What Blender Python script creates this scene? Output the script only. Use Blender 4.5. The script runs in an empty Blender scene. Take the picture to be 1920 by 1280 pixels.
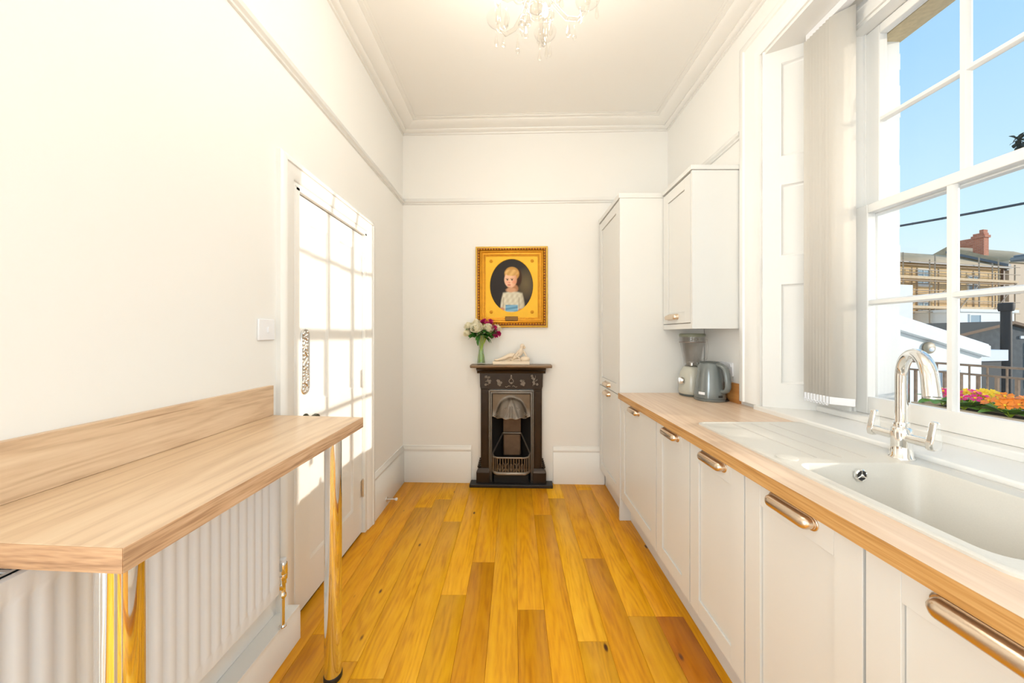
import bpy, bmesh, math, random
import numpy as np
from mathutils import Vector, Matrix
random.seed(7)
S = bpy.context.scene
C = S.collection
PI = math.pi

# ------------------------------------------------------------------ camera, sky, sun, area light, exposure
F_PX = 615.0
CAM_H = 1.325
cam = bpy.data.cameras.new('camera'); cam.sensor_width = 36.0
cam.lens = F_PX / 1920.0 * 36.0
cam.shift_x = -4.0 / 1920.0
cam.shift_y = -12.5 / 1920.0
cam.clip_start = 0.02; cam.clip_end = 500
cam_ob = bpy.data.objects.new('camera', cam); C.objects.link(cam_ob)
cam_ob.location = (0, 0, CAM_H); cam_ob.rotation_euler = (PI / 2, 0, 0)
S.camera = cam_ob

w = bpy.data.worlds.new('sky'); S.world = w; w.use_nodes = True
nt = w.node_tree; nt.nodes.clear()
wo = nt.nodes.new('ShaderNodeOutputWorld'); bg = nt.nodes.new('ShaderNodeBackground')
tc = nt.nodes.new('ShaderNodeTexCoord'); sx = nt.nodes.new('ShaderNodeSeparateXYZ')
rp = nt.nodes.new('ShaderNodeValToRGB')
nt.links.new(tc.outputs['Generated'], sx.inputs[0]); nt.links.new(sx.outputs['Z'], rp.inputs[0])
cr = rp.color_ramp
cr.elements[0].position = 0.0; cr.elements[0].color = (0.93, 0.97, 0.97, 1)
cr.elements[1].position = 1.0; cr.elements[1].color = (0.24, 0.50, 0.92, 1)
for p, c in ((0.10, (0.80, 0.94, 0.99, 1)), (0.22, (0.62, 0.88, 1.0, 1)), (0.48, (0.40, 0.70, 1.0, 1))):
    e = cr.elements.new(p); e.color = c
nt.links.new(rp.outputs[0], bg.inputs[0]); bg.inputs[1].default_value = 0.88
nt.links.new(bg.outputs[0], wo.inputs[0])

SUN_DIR = Vector((-2.65, 0.85, -0.5655)).normalized()      # travel direction of the low sun
sun = bpy.data.lights.new('sun', 'SUN'); sun.energy = 2.7; sun.angle = math.radians(0.55); sun.color = (1.0, 0.92, 0.80)
sun_ob = bpy.data.objects.new('sun', sun); C.objects.link(sun_ob)
sun_ob.rotation_euler = (-SUN_DIR).to_track_quat('Z', 'Y').to_euler()
# added fill lights, set at two made-up openings behind the camera: a window in the
# right wall and a glazed door in the left wall
for nm, loc, sy, sz, e, c, rz in (('right_fill', (1.52, -.90, 1.72), 1.2, 1.6, 23, (0.83, 0.93, 1.0), PI/2),
                                  ('left_fill', (-1.12, -.90, 1.32), 1.15, 1.5, 58, (0.83, 0.93, 1.0), -PI/2)):
    al = bpy.data.lights.new(nm, 'AREA'); al.shape = 'RECTANGLE'; al.size = sy; al.size_y = sz
    al.energy = e; al.color = c
    al_ob = bpy.data.objects.new(nm, al); C.objects.link(al_ob)
    al_ob.location = loc; al_ob.rotation_euler = (PI/2, 0, rz)
CHANDELIER = (0.09, 1.25)
BULB_W = 3.1
vs = S.view_settings
vs.view_transform = 'Standard'; vs.look = 'None'; vs.gamma = 1.0; vs.use_curve_mapping = False; vs.exposure = 0.28

# ------------------------------------------------------------------ mesh helpers
class MB:
    def __init__(s): s.v = []; s.f = []; s.s = []
    def add(s, vs_, fs, smooth=False):
        o = len(s.v); s.v += [tuple(p) for p in vs_]
        for f in fs: s.f.append(tuple(i + o for i in f)); s.s.append(smooth)
        return s
    def box(s, x0, x1, y0, y1, z0, z1):
        v = [(x0,y0,z0),(x1,y0,z0),(x1,y1,z0),(x0,y1,z0),(x0,y0,z1),(x1,y0,z1),(x1,y1,z1),(x0,y1,z1)]
        return s.add(v, [(0,3,2,1),(4,5,6,7),(0,1,5,4),(1,2,6,5),(2,3,7,6),(3,0,4,7)])
    def cbox(s, x0, x1, y0, y1, z0, z1, c):          # box with its top edges chamfered
        v = [(x0,y0,z0),(x1,y0,z0),(x1,y1,z0),(x0,y1,z0),(x0,y0,z1-c),(x1,y0,z1-c),(x1,y1,z1-c),(x0,y1,z1-c),
             (x0+c,y0+c,z1),(x1-c,y0+c,z1),(x1-c,y1-c,z1),(x0+c,y1-c,z1)]
        return s.add(v, [(0,3,2,1),(8,9,10,11),(0,1,5,4),(1,2,6,5),(2,3,7,6),(3,0,4,7),(4,5,9,8),(5,6,10,9),(6,7,11,10),(7,4,8,11)])
    def prism(s, poly, axis, a, b, smooth=False):
        n = len(poly)
        def P(p, t):
            return (p[0], p[1], t) if axis == 'z' else ((p[0], t, p[1]) if axis == 'y' else (t, p[0], p[1]))
        v = [P(p, a) for p in poly] + [P(p, b) for p in poly]
        s.add(v, [(i, (i+1) % n, (i+1) % n + n, i + n) for i in range(n)], smooth)
        o = len(s.v) - 2*n
        s.f.append(tuple(range(o, o+n))); s.s.append(False)
        s.f.append(tuple(range(o+2*n-1, o+n-1, -1))); s.s.append(False)
        return s
    def loft(s, rings, cap0=True, cap1=True, closed=True, smooth=True):
        n = len(rings[0]); o = len(s.v)
        for r in rings: s.v += [tuple(p) for p in r]
        m = n if closed else n - 1
        for k in range(len(rings) - 1):
            for i in range(m):
                j = (i+1) % n
                s.f.append((o+k*n+i, o+k*n+j, o+(k+1)*n+j, o+(k+1)*n+i)); s.s.append(smooth)
        if cap0: s.f.append(tuple(o+i for i in range(n))); s.s.append(False)
        if cap1: s.f.append(tuple(o+(len(rings)-1)*n+i for i in range(n-1, -1, -1))); s.s.append(False)
        return s
    def lathe(s, prof, c=(0,0,0), n=24, cap0=True, cap1=True, smooth=True, M=None):
        rings = []
        for r, z in prof:
            ring = [Vector((r*math.cos(2*PI*i/n), r*math.sin(2*PI*i/n), z)) for i in range(n)]
            if M is not None: ring = [M @ p for p in ring]
            rings.append([(p[0]+c[0], p[1]+c[1], p[2]+c[2]) for p in ring])
        return s.loft(rings, cap0, cap1, True, smooth)
    def tube(s, path, r, n=10, cap=True):
        pts = [Vector(p) for p in path]; rs = r if isinstance(r, (list, tuple)) else [r]*len(pts)
        rings = []; up = None
        for i, p in enumerate(pts):
            t = (pts[min(i+1, len(pts)-1)] - pts[max(i-1, 0)])
            if t.length < 1e-9: t = Vector((0,0,1))
            t.normalize()
            if up is None:
                up = Vector((0,0,1)) if abs(t.z) < 0.9 else Vector((1,0,0))
            a = t.cross(up)
            if a.length < 1e-6: a = t.cross(Vector((0,1,0)))
            a.normalize(); b = a.cross(t).normalized(); up = b
            rings.append([p + (a*math.cos(2*PI*k/n) + b*math.sin(2*PI*k/n))*rs[i] for k in range(n)])
        return s.loft(rings, cap, cap)
    def sphere(s, c, r, sc=(1,1,1), n=16, m=10, R=None):
        prof = [(max(1e-5, math.sin(PI*i/m)), -math.cos(PI*i/m)) for i in range(m+1)]
        rings = []
        for rr, z in prof:
            ring = []
            for i in range(n):
                p = Vector((rr*math.cos(2*PI*i/n)*r*sc[0], rr*math.sin(2*PI*i/n)*r*sc[1], z*r*sc[2]))
                if R is not None: p = R @ p
                ring.append((p[0]+c[0], p[1]+c[1], p[2]+c[2]))
            rings.append(ring)
        return s.loft(rings, False, False)
    def frame(s, x0, x1, z0, z1, prof, smooth=False, ax='xz'):
        # mitred rectangular frame: prof = (inset, depth); 'xz': point (x,-d,z); 'yz+': (d, y, z) ; 'yz-': (-d, y, z)
        def P(x, z, d): return (x, -d, z) if ax == 'xz' else ((d, x, z) if ax == 'yz+' else (-d, x, z))
        rings = []
        for i, d in prof:
            rings.append([P(x0+i, z0+i, d), P(x1-i, z0+i, d), P(x1-i, z1-i, d), P(x0+i, z1-i, d)])
        return s.loft(rings, False, False, True, smooth)
    def xform(s, M, start=0):
        for i in range(start, len(s.v)): s.v[i] = tuple(M @ Vector(s.v[i]))
        return s

def mesh(name, mb, mat, off=(0,0,0), weld=False):
    me = bpy.data.meshes.new(name)
    v = [(p[0]-off[0], p[1]-off[1], p[2]-off[2]) for p in mb.v]
    me.from_pydata(v, [], mb.f)
    me.polygons.foreach_set('use_smooth', mb.s)
    bm = bmesh.new(); bm.from_mesh(me)
    if weld: bmesh.ops.remove_doubles(bm, verts=bm.verts, dist=1e-5)
    bmesh.ops.recalc_face_normals(bm, faces=bm.faces)
    bm.to_mesh(me); bm.free()
    me.set_sharp_from_angle(angle=math.radians(48))
    if mat is not None: me.materials.append(mat)
    return me

def tag(o, label=None, cat=None, group=None, kind=None):
    if label: o['label'] = label
    if cat: o['category'] = cat
    if group: o['group'] = group
    if kind: o['kind'] = kind
    return o

ROOTLOC = {}
def ob(name, mb, mat, parent=None, loc=(0,0,0), rotz=0.0, label=None, cat=None, group=None, kind=None, bevel=0, seg=2, auto=False):
    """link a mesh; with a parent the coordinates are the parent's authored (unrotated world) frame"""
    off = ROOTLOC.get(parent.name, (0,0,0)) if parent is not None else loc
    me = mesh(name, mb, mat, off)
    o = bpy.data.objects.new(name, me); C.objects.link(o)
    if parent is not None:
        o.parent = parent; ROOTLOC[o.name] = off
    else:
        o.location = loc; o.rotation_euler = (0,0,rotz); ROOTLOC[o.name] = loc
    if bevel:
        b = o.modifiers.new('bevel', 'BEVEL'); b.width = bevel; b.segments = seg; b.limit_method = 'ANGLE'; b.angle_limit = math.radians(40)
        b.harden_normals = False
    return tag(o, label, cat, group, kind)

def root(name, loc, label, cat, group=None, rotz=0.0, local=False):
    o = bpy.data.objects.new(name, None); C.objects.link(o)
    o.location = loc; o.rotation_euler = (0,0,rotz); o.empty_display_size = 0.05
    ROOTLOC[o.name] = (0,0,0) if local else loc
    return tag(o, label, cat, group)

def dup(o, parent=None):
    c = o.copy(); C.objects.link(c); ROOTLOC[c.name] = ROOTLOC.get(o.name, (0,0,0))
    if parent is not None: c.parent = parent
    for ch in list(o.children): dup(ch, c)
    return c

# ------------------------------------------------------------------ materials
def mat(name, col=(.8,.8,.8), rough=.5, metal=0.0, spec=.5, coat=0.0, noise=0.0, nscale=20.0, bump=0.0, bscale=200.0):
    m = bpy.data.materials.new(name); m.use_nodes = True
    n = m.node_tree.nodes; L = m.node_tree.links; b = n['Principled BSDF']
    b.inputs['Base Color'].default_value = (*col, 1); b.inputs['Roughness'].default_value = rough
    b.inputs['Metallic'].default_value = metal; b.inputs['Specular IOR Level'].default_value = spec
    b.inputs['Coat Weight'].default_value = coat; b.inputs['Coat Roughness'].default_value = .08
    if noise or bump:
        t = n.new('ShaderNodeTexCoord')
    if noise:
        nz = n.new('ShaderNodeTexNoise'); nz.inputs['Scale'].default_value = nscale; nz.inputs['Detail'].default_value = 6
        L.new(t.outputs['Object'], nz.inputs['Vector'])
        mx = n.new('ShaderNodeMix'); mx.data_type = 'RGBA'
        mx.inputs['A'].default_value = (*[c*(1-noise) for c in col], 1); mx.inputs['B'].default_value = (*[min(1, c*(1+noise)) for c in col], 1)
        L.new(nz.outputs['Fac'], mx.inputs['Factor']); L.new(mx.outputs['Result'], b.inputs['Base Color'])
    if bump:
        n2 = n.new('ShaderNodeTexNoise'); n2.inputs['Scale'].default_value = bscale; n2.inputs['Detail'].default_value = 4
        L.new(t.outputs['Object'], n2.inputs['Vector'])
        bp = n.new('ShaderNodeBump'); bp.inputs['Strength'].default_value = bump; bp.inputs['Distance'].default_value = .002
        L.new(n2.outputs['Fac'], bp.inputs['Height']); L.new(bp.outputs['Normal'], b.inputs['Normal'])
    return m

def glassy(name, tint=(1,1,1), refl=.10, rough=.02, ior_fac=True):
    m = bpy.data.materials.new(name); m.use_nodes = True
    n = m.node_tree.nodes; L = m.node_tree.links; n.clear()
    o = n.new('ShaderNodeOutputMaterial'); tr = n.new('ShaderNodeBsdfTransparent'); gl = n.new('ShaderNodeBsdfGlossy')
    tr.inputs[0].default_value = (*tint, 1); gl.inputs['Roughness'].default_value = rough
    mx = n.new('ShaderNodeMixShader'); lw = n.new('ShaderNodeLayerWeight'); lw.inputs[0].default_value = .5
    mp = n.new('ShaderNodeMapRange'); mp.inputs['To Min'].default_value = refl*.3; mp.inputs['To Max'].default_value = min(1, refl*5)
    pw = n.new('ShaderNodeMath'); pw.operation = 'POWER'; pw.inputs[1].default_value = 3
    L.new(lw.outputs['Facing'], pw.inputs[0]); L.new(pw.outputs[0], mp.inputs['Value']); L.new(mp.outputs[0], mx.inputs[0])
    L.new(tr.outputs[0], mx.inputs[1]); L.new(gl.outputs[0], mx.inputs[2]); L.new(mx.outputs[0], o.inputs[0])
    return m

def wood(name, cols, axis='y', stretch=14.0, scale=3.0, rough=.45, knots=0.0, obj_tint=False, coat=0.0, contrast=1.0, pore=.25, cath=.5, use_rand=True, cracks=0.0, rings=26.0, spec=.5):
    """oak: long noise bands, cathedral figure, fine pores, dark knots; grain along axis"""
    m = bpy.data.materials.new(name); m.use_nodes = True
    n = m.node_tree.nodes; L = m.node_tree.links; b = n['Principled BSDF']
    b.inputs['Roughness'].default_value = rough; b.inputs['Coat Weight'].default_value = coat; b.inputs['Coat Roughness'].default_value = .15; b.inputs['Specular IOR Level'].default_value = spec
    t = n.new('ShaderNodeTexCoord'); oi = n.new('ShaderNodeObjectInfo')
    add = n.new('ShaderNodeVectorMath'); add.operation = 'ADD'
    mul = n.new('ShaderNodeVectorMath'); mul.operation = 'SCALE'
    cv = n.new('ShaderNodeCombineXYZ')
    rnd = n.new('ShaderNodeMath'); rnd.operation = 'MULTIPLY'; rnd.inputs[1].default_value = 37.0 if use_rand else 0.0
    L.new(oi.outputs['Random'], rnd.inputs[0])
    for k in range(3): L.new(rnd.outputs[0], cv.inputs[k])
    L.new(t.outputs['Object'], add.inputs[0]); L.new(cv.outputs[0], add.inputs[1])
    def mapped(sc):
        mp = n.new('ShaderNodeMapping'); a = {'x':0,'y':1,'z':2}[axis]
        v = [sc]*3; v[a] = sc/stretch
        mp.inputs['Scale'].default_value = v
        L.new(add.outputs[0], mp.inputs['Vector']); return mp
    m1 = mapped(scale*7)
    n1 = n.new('ShaderNodeTexNoise'); n1.inputs['Scale'].default_value = 1.0; n1.inputs['Detail'].default_value = 5; n1.inputs['Distortion'].default_value = .6
    L.new(m1.outputs[0], n1.inputs['Vector'])
    # cathedral rings
    m2 = mapped(scale*3.0)
    n2 = n.new('ShaderNodeTexNoise'); n2.inputs['Scale'].default_value = 1.0; n2.inputs['Detail'].default_value = 2
    L.new(m2.outputs[0], n2.inputs['Vector'])
    rr = n.new('ShaderNodeMath'); rr.operation = 'MULTIPLY'; rr.inputs[1].default_value = rings; L.new(n2.outputs['Fac'], rr.inputs[0])
    fr = n.new('ShaderNodeMath'); fr.operation = 'SINE'; L.new(rr.outputs[0], fr.inputs[0])
    fs = n.new('ShaderNodeMapRange'); fs.inputs['From Min'].default_value = -1; fs.inputs['To Min'].default_value = 0; fs.inputs['To Max'].default_value = 1
    L.new(fr.outputs[0], fs.inputs['Value'])
    mixf = n.new('ShaderNodeMix'); mixf.inputs['Factor'].default_value = cath*.5
    L.new(n1.outputs['Fac'], mixf.inputs['A']); L.new(fs.outputs[0], mixf.inputs['B'])
    # fine pores
    m3 = mapped(scale*60)
    n3 = n.new('ShaderNodeTexNoise'); n3.inputs['Scale'].default_value = 1.0; n3.inputs['Detail'].default_value = 2
    L.new(m3.outputs[0], n3.inputs['Vector'])
    mixp = n.new('ShaderNodeMix'); mixp.inputs['Factor'].default_value = pore
    L.new(mixf.outputs['Result'], mixp.inputs['A']); L.new(n3.outputs['Fac'], mixp.inputs['B'])
    ramp = n.new('ShaderNodeValToRGB'); k = .24/contrast
    ramp.color_ramp.elements[0].position = max(0, .5-k); ramp.color_ramp.elements[0].color = (*cols[0], 1)
    ramp.color_ramp.elements[1].position = min(1, .5+k); ramp.color_ramp.elements[1].color = (*cols[2], 1)
    e = ramp.color_ramp.elements.new(.5); e.color = (*cols[1], 1)
    L.new(mixp.outputs['Result'], ramp.inputs[0])
    last = ramp.outputs[0]
    if cracks:
        m4 = n.new('ShaderNodeMapping'); a4 = {'x':0,'y':1,'z':2}[axis]; v4 = [scale*22]*3; v4[a4] = scale*22/(stretch*3.5)
        m4.inputs['Scale'].default_value = v4; m4.inputs['Location'].default_value = (3.1, 7.7, 1.3); L.new(add.outputs[0], m4.inputs['Vector'])
        n4 = n.new('ShaderNodeTexNoise'); n4.inputs['Scale'].default_value = 1.0; n4.inputs['Detail'].default_value = 3; n4.inputs['Distortion'].default_value = .3
        L.new(m4.outputs[0], n4.inputs['Vector'])
        r4 = n.new('ShaderNodeMapRange'); r4.inputs['From Min'].default_value = .68; r4.inputs['From Max'].default_value = .74; r4.inputs['To Max'].default_value = cracks
        L.new(n4.outputs['Fac'], r4.inputs['Value'])
        x4 = n.new('ShaderNodeMix'); x4.data_type = 'RGBA'; x4.inputs['B'].default_value = (cols[0][0]*.55, cols[0][1]*.42, cols[0][2]*.32, 1)
        L.new(r4.outputs[0], x4.inputs['Factor']); L.new(last, x4.inputs['A']); last = x4.outputs['Result']
    if obj_tint:
        mx = n.new('ShaderNodeMix'); mx.data_type = 'RGBA'; mx.blend_type = 'MULTIPLY'; mx.inputs['Factor'].default_value = 1
        L.new(last, mx.inputs['A']); L.new(oi.outputs['Color'], mx.inputs['B']); last = mx.outputs['Result']
    if knots:
        mk = n.new('ShaderNodeMapping'); v = [1,1,1]; a = {'x':0,'y':1,'z':2}[axis]; v = [9.0]*3; v[a] = 4.2; v[2 if a != 2 else 0] = 0
        mk.inputs['Scale'].default_value = v
        L.new(add.outputs[0], mk.inputs['Vector'])
        vo = n.new('ShaderNodeTexVoronoi'); vo.inputs['Scale'].default_value = 1.0; vo.voronoi_dimensions = '3D'
        L.new(mk.outputs[0], vo.inputs['Vector'])
        sep = n.new('ShaderNodeSeparateColor'); L.new(vo.outputs['Color'], sep.inputs[0])
        gt = n.new('ShaderNodeMath'); gt.operation = 'GREATER_THAN'; gt.inputs[1].default_value = 1-knots; L.new(sep.outputs[0], gt.inputs[0])
        wob = n.new('ShaderNodeMath'); wob.operation = 'MULTIPLY_ADD'; wob.inputs[1].default_value = .10; L.new(n1.outputs['Fac'], wob.inputs[0]); L.new(vo.outputs['Distance'], wob.inputs[2])
        dk = n.new('ShaderNodeMapRange'); dk.interpolation_type = 'SMOOTHSTEP'
        dk.inputs['From Min'].default_value = .085; dk.inputs['From Max'].default_value = .15; dk.inputs['To Min'].default_value = 1; dk.inputs['To Max'].default_value = 0
        L.new(wob.outputs[0], dk.inputs['Value'])
        kk = n.new('ShaderNodeMath'); kk.operation = 'MULTIPLY'; L.new(dk.outputs[0], kk.inputs[0]); L.new(gt.outputs[0], kk.inputs[1])
        mk2 = n.new('ShaderNodeMix'); mk2.data_type = 'RGBA'; mk2.inputs['B'].default_value = (.10,.028,.006,1)
        L.new(kk.outputs[0], mk2.inputs['Factor']); L.new(last, mk2.inputs['A']); last = mk2.outputs['Result']
    L.new(last, b.inputs['Base Color'])
    bp = n.new('ShaderNodeBump'); bp.inputs['Strength'].default_value = .12; bp.inputs['Distance'].default_value = .001
    L.new(mixp.outputs['Result'], bp.inputs['Height']); L.new(bp.outputs['Normal'], b.inputs['Normal'])
    return m

M_WALL  = mat('wall_paint', (.87,.85,.81), .75, bump=.05, bscale=300)
M_CEIL  = mat('ceiling_paint', (.90,.88,.84), .8)
M_TRIM  = mat('gloss_white_paint', (.87,.855,.82), .28, noise=.01, nscale=5)
M_CAB   = mat('greige_satin_paint', (.775,.765,.73), .30, noise=.008, nscale=8)
M_CARC  = mat('off_white_board', (.84,.82,.77), .4)
M_DARK  = mat('dark_gap', (.03,.025,.02), .9)
M_BRASS = mat('brushed_nickel_brass', (.74,.61,.48), .27, 1.0, bump=.1, bscale=400)
M_CHROME= mat('chrome', (.88,.88,.87), .05, 1.0)
M_SATIN = mat('satin_steel', (.75,.74,.72), .3, 1.0)
M_WHITE = mat('white_plastic', (.86,.86,.88), .35)
M_BLACK = mat('black_plastic', (.012,.012,.013), .4)
M_RAD   = mat('radiator_enamel', (.84,.88,.93), .25)
M_SINK  = mat('white_composite', (.70,.67,.61), .32, noise=.05, nscale=350, bump=.05, bscale=500)
M_IRON  = mat('blackleaded_cast_iron', (.036,.025,.019), .30, .55, noise=.45, nscale=9, bump=.15, bscale=120)
M_SOOT  = mat('sooty_iron', (.012,.011,.011), .7, .2)
M_FIREB = mat('rusty_fireback', (.20,.125,.075), .6, .3, noise=.35, nscale=14)
M_GRATE = mat('graphite_iron', (.30,.26,.22), .35, .8, noise=.2, nscale=30)
M_SLATE = mat('black_slate', (.02,.018,.018), .35, noise=.3, nscale=20)
M_GOLD  = mat('gilt_frame', (.62,.27,.012), .38, .55, noise=.25, nscale=30, bump=.2, bscale=150)
M_GOLD2 = mat('bright_gilt', (.80,.50,.09), .32, .6, noise=.2, nscale=40)
M_GOLDD = mat('dark_gilt', (.26,.075,.012), .5, .4, noise=.3, nscale=40)
M_MOUNT = mat('yellow_gilt_mount', (.86,.47,.012), .5, .1, noise=.12, nscale=12)
M_STAT  = mat('cream_plaster', (.83,.70,.54), .55, noise=.05, nscale=40)
M_GLASS = glassy('window_glass', (1,1,1), .05)
M_VASE  = glassy('vase_glass', (.93,.96,.92), .16)
M_CRYS  = glassy('crystal', (.97,.96,.94), .20, .05)
M_JAR   = glassy('blender_jar', (.975,.97,.965), .16, .06)
M_KETT  = mat('grey_green_enamel', (.165,.185,.18), .22, .15, coat=.6)
M_KETTD = mat('grey_green_dark', (.10,.115,.11), .3)
M_SAGE  = mat('sage_plastic', (.50,.485,.41), .3, coat=.3)
M_LID   = mat('sage_lid', (.22,.23,.16), .35)
M_BLIND = mat('blind_fabric', (.93,.90,.85), .85)
_n = M_BLIND.node_tree; _t = _n.nodes.new('ShaderNodeBsdfTranslucent'); _t.inputs[0].default_value = (.93,.90,.85,1); _x = _n.nodes.new('ShaderNodeMixShader'); _x.inputs[0].default_value = .5
_n.links.new(_n.nodes['Principled BSDF'].outputs[0], _x.inputs[1]); _n.links.new(_t.outputs[0], _x.inputs[2]); _n.links.new(_x.outputs[0], _n.nodes['Material Output'].inputs[0])
M_LEAF  = mat('rose_leaf', (.05,.20,.025), .4, noise=.4, nscale=30)
M_STEM  = mat('stem_green', (.42,.58,.03), .45)
M_ROSE  = mat('cream_petal', (.97,.93,.77), .5)
_n = M_ROSE.node_tree; _t = _n.nodes.new('ShaderNodeBsdfTranslucent'); _t.inputs[0].default_value = (.99,.95,.78,1); _x = _n.nodes.new('ShaderNodeMixShader'); _x.inputs[0].default_value = .45
_n.links.new(_n.nodes['Principled BSDF'].outputs[0], _x.inputs[1]); _n.links.new(_t.outputs[0], _x.inputs[2]); _n.links.new(_x.outputs[0], _n.nodes['Material Output'].inputs[0])
M_CARN  = mat('magenta_petal', (.42,.005,.10), .5, noise=.25, nscale=60)
M_OAKW  = wood('worktop_oak', ((.58,.38,.24),(.76,.56,.40),(.85,.68,.52)), 'y', 16, 2.0, .30, cath=.4, pore=.3, contrast=.85, cracks=.85, rings=70.0)
M_OAKE  = wood('worktop_edge_oak', ((.36,.16,.04),(.58,.31,.10),(.72,.44,.18)), 'y', 30, 3.2, .42, pore=.55, cath=.2, contrast=1.3)
M_OAKB  = wood('bar_oak', ((.50,.32,.19),(.70,.51,.33),(.80,.63,.44)), 'y', 13, 2.0, .32, cath=.4, pore=.3, contrast=.85, cracks=.8, rings=70.0)
M_OAKU  = wood('bar_upstand_oak', ((.48,.30,.18),(.71,.51,.33),(.82,.63,.44)), 'y', 12, 2.6, .42, cath=.5, pore=.35, contrast=.9, cracks=.6, rings=90.0)
M_OAKBE = wood('bar_edge_oak', ((.34,.19,.10),(.60,.38,.22),(.72,.50,.32)), 'y', 20, 3.4, .45, pore=.6, cath=.3, contrast=1.35)
M_OAKBX = wood('bar_end_oak', ((.30,.155,.07),(.50,.29,.15),(.60,.38,.21)), 'x', 20, 3.4, .45, pore=.6, cath=.3, contrast=1.35)
M_UPST  = wood('upstand_oak', ((.28,.09,.02),(.50,.20,.05),(.60,.29,.09)), 'y', 14, 3.0, .4, contrast=1.3)
M_FLOOR = wood('oak_floor', ((.58,.225,.003),(.79,.37,.008),(.88,.46,.015)), 'y', 9, 1.7, .36, knots=.48, obj_tint=True, coat=.05, contrast=1.0, cath=.42, pore=.40, rings=120.0, spec=.3)
M_GAP   = mat('floor_gap', (.10,.035,.006), .8)
# ------------------------------------------------------------------ room dimensions
XL, XR, YB, YR, ZC = -1.01, 1.36, 2.945, -1.75, 3.19
PHI = math.radians(1.6); TP = math.tan(PHI)
def yback(x): return YB - x * TP
ROT_B = -PHI
def struct(name, mb, m, parent=None, **k):
    return ob(name, mb, m, parent, kind=None if parent is not None else 'structure', **k)

# floor: dark sub-floor with every oak plank a part of it
fl = struct('floor', MB().box(XL-.12, XR+.05, YR, YB+.1, -.06, -.018), M_GAP)
PW = .130
joints = {-8:[1.708], -6:[2.518], -5:[1.264], -4:[2.33], -2:[1.913], 0:[1.582], 1:[2.416], 3:[1.945], 4:[2.805], 5:[1.544]}
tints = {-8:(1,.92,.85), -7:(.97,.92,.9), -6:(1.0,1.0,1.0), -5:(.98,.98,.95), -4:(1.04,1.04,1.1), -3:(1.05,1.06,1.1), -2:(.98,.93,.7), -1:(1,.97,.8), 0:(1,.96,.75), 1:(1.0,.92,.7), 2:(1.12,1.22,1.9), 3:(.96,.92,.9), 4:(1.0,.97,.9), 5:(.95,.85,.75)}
for k in range(-8, 6):
    x0 = .016 + PW*k; x1 = x0 + PW
    js = list(joints.get(k, []))
    y = (js[0] if js else random.uniform(.9, 2.2))
    ys = [YR+.01]
    t = y
    while t > YR + .5:
        t -= random.uniform(1.1, 1.7)
        if t > YR + .3: ys.append(t)
    ys.append(y); t = y
    while True:
        t += random.uniform(1.2, 1.8)
        if t > YB - .25: break
        ys.append(t)
    ys = sorted(ys) + [YB+.06]
    for i in range(len(ys)-1):
        p = MB().cbox(max(x0, XL-.10)+.0004, min(x1, XR)-.0004, ys[i]+.0004, ys[i+1]-.0004, -.018, 0, .0010)
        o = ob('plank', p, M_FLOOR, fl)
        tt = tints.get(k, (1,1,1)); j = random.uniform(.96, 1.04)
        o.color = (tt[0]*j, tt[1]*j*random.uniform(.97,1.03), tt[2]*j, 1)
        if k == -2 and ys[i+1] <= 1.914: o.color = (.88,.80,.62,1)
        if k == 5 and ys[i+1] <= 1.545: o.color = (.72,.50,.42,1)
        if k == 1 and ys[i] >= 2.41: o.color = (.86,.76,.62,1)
for x0, x1 in ((.796, XR),):
    ob('plank', MB().cbox(.7967, XR, YR+.01, YB, -.018, 0, .0016), M_FLOOR, fl).color = (.9,.8,.7,1)

struct('ceiling', MB().box(XL-.12, 1.79, YR-.1, YB+.15, ZC, ZC+.1), M_CEIL)
DY0, DY1, DZ = 1.505, 2.222, 2.005
OY0, OY1 = -1.50, -.30                 # made-up openings behind the camera, added for the fill lights
wl = MB().box(XL-.12, XL, OY1, DY0, 0, ZC).box(XL-.12, XL, YR, OY0, 0, ZC).box(XL-.12, XL, OY0, OY1, 2.12, ZC).box(XL-.12, XL, DY1, YB+.1, 0, ZC).box(XL-.12, XL, DY0, DY1, DZ, ZC)
struct('wall_left', wl, M_WALL)
def wpoly(a, b): return [(a, yback(a)), (b, yback(b)), (b, YB+.3), (a, YB+.3)]
FA, FB = -.024-.182, -.024+.182            # chimney opening behind the fireplace
wb = MB().prism(wpoly(XL-.12, XR+.05), 'z', .80, ZC).prism(wpoly(XL-.12, FA), 'z', -.02, .80).prism(wpoly(FB, XR+.05), 'z', -.02, .80)
struct('wall_back', wb, M_WALL)
# right wall: plan polygons either side of the window, lintel and sill masses
WX = 1.60
RY0, RY1 = .35, 1.80            # recess at the wall face
BY0, BY1 = .47, 1.68            # recess at the window box
GY0, GY1 = .62, 1.545           # outer brick opening
wr = MB()
wr.prism([(XR,RY1),(XR,YB+.1),(1.80,YB+.1),(1.80,GY1),(1.695,GY1),(1.695,BY1),(WX,BY1)], 'z', 0, ZC)
wr.prism([(XR,RY0),(WX,BY0),(1.695,BY0),(1.695,GY0),(1.80,GY0),(1.80,OY1),(XR,OY1)], 'z', 0, ZC)
wr.box(XR, 1.80, YR, OY0, 0, ZC).box(XR, 1.80, OY0, OY1, 0, .90).box(XR, 1.80, OY0, OY1, 2.55, ZC)
wr.box(XR, 1.694, RY0, RY1, 2.86, ZC)
wr.box(1.6945, 1.80, GY0, GY1, 2.70, ZC)
wr.box(XR, 1.694, RY0, RY1, 0, .90).box(1.6945, 1.80, GY0, GY1, 0, .90)
struct('wall_right', wr, M_WALL)
struct('wall_rear', MB().box(XL-.12, 1.80, YR-.1, YR, 0, ZC), M_WALL)
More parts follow.
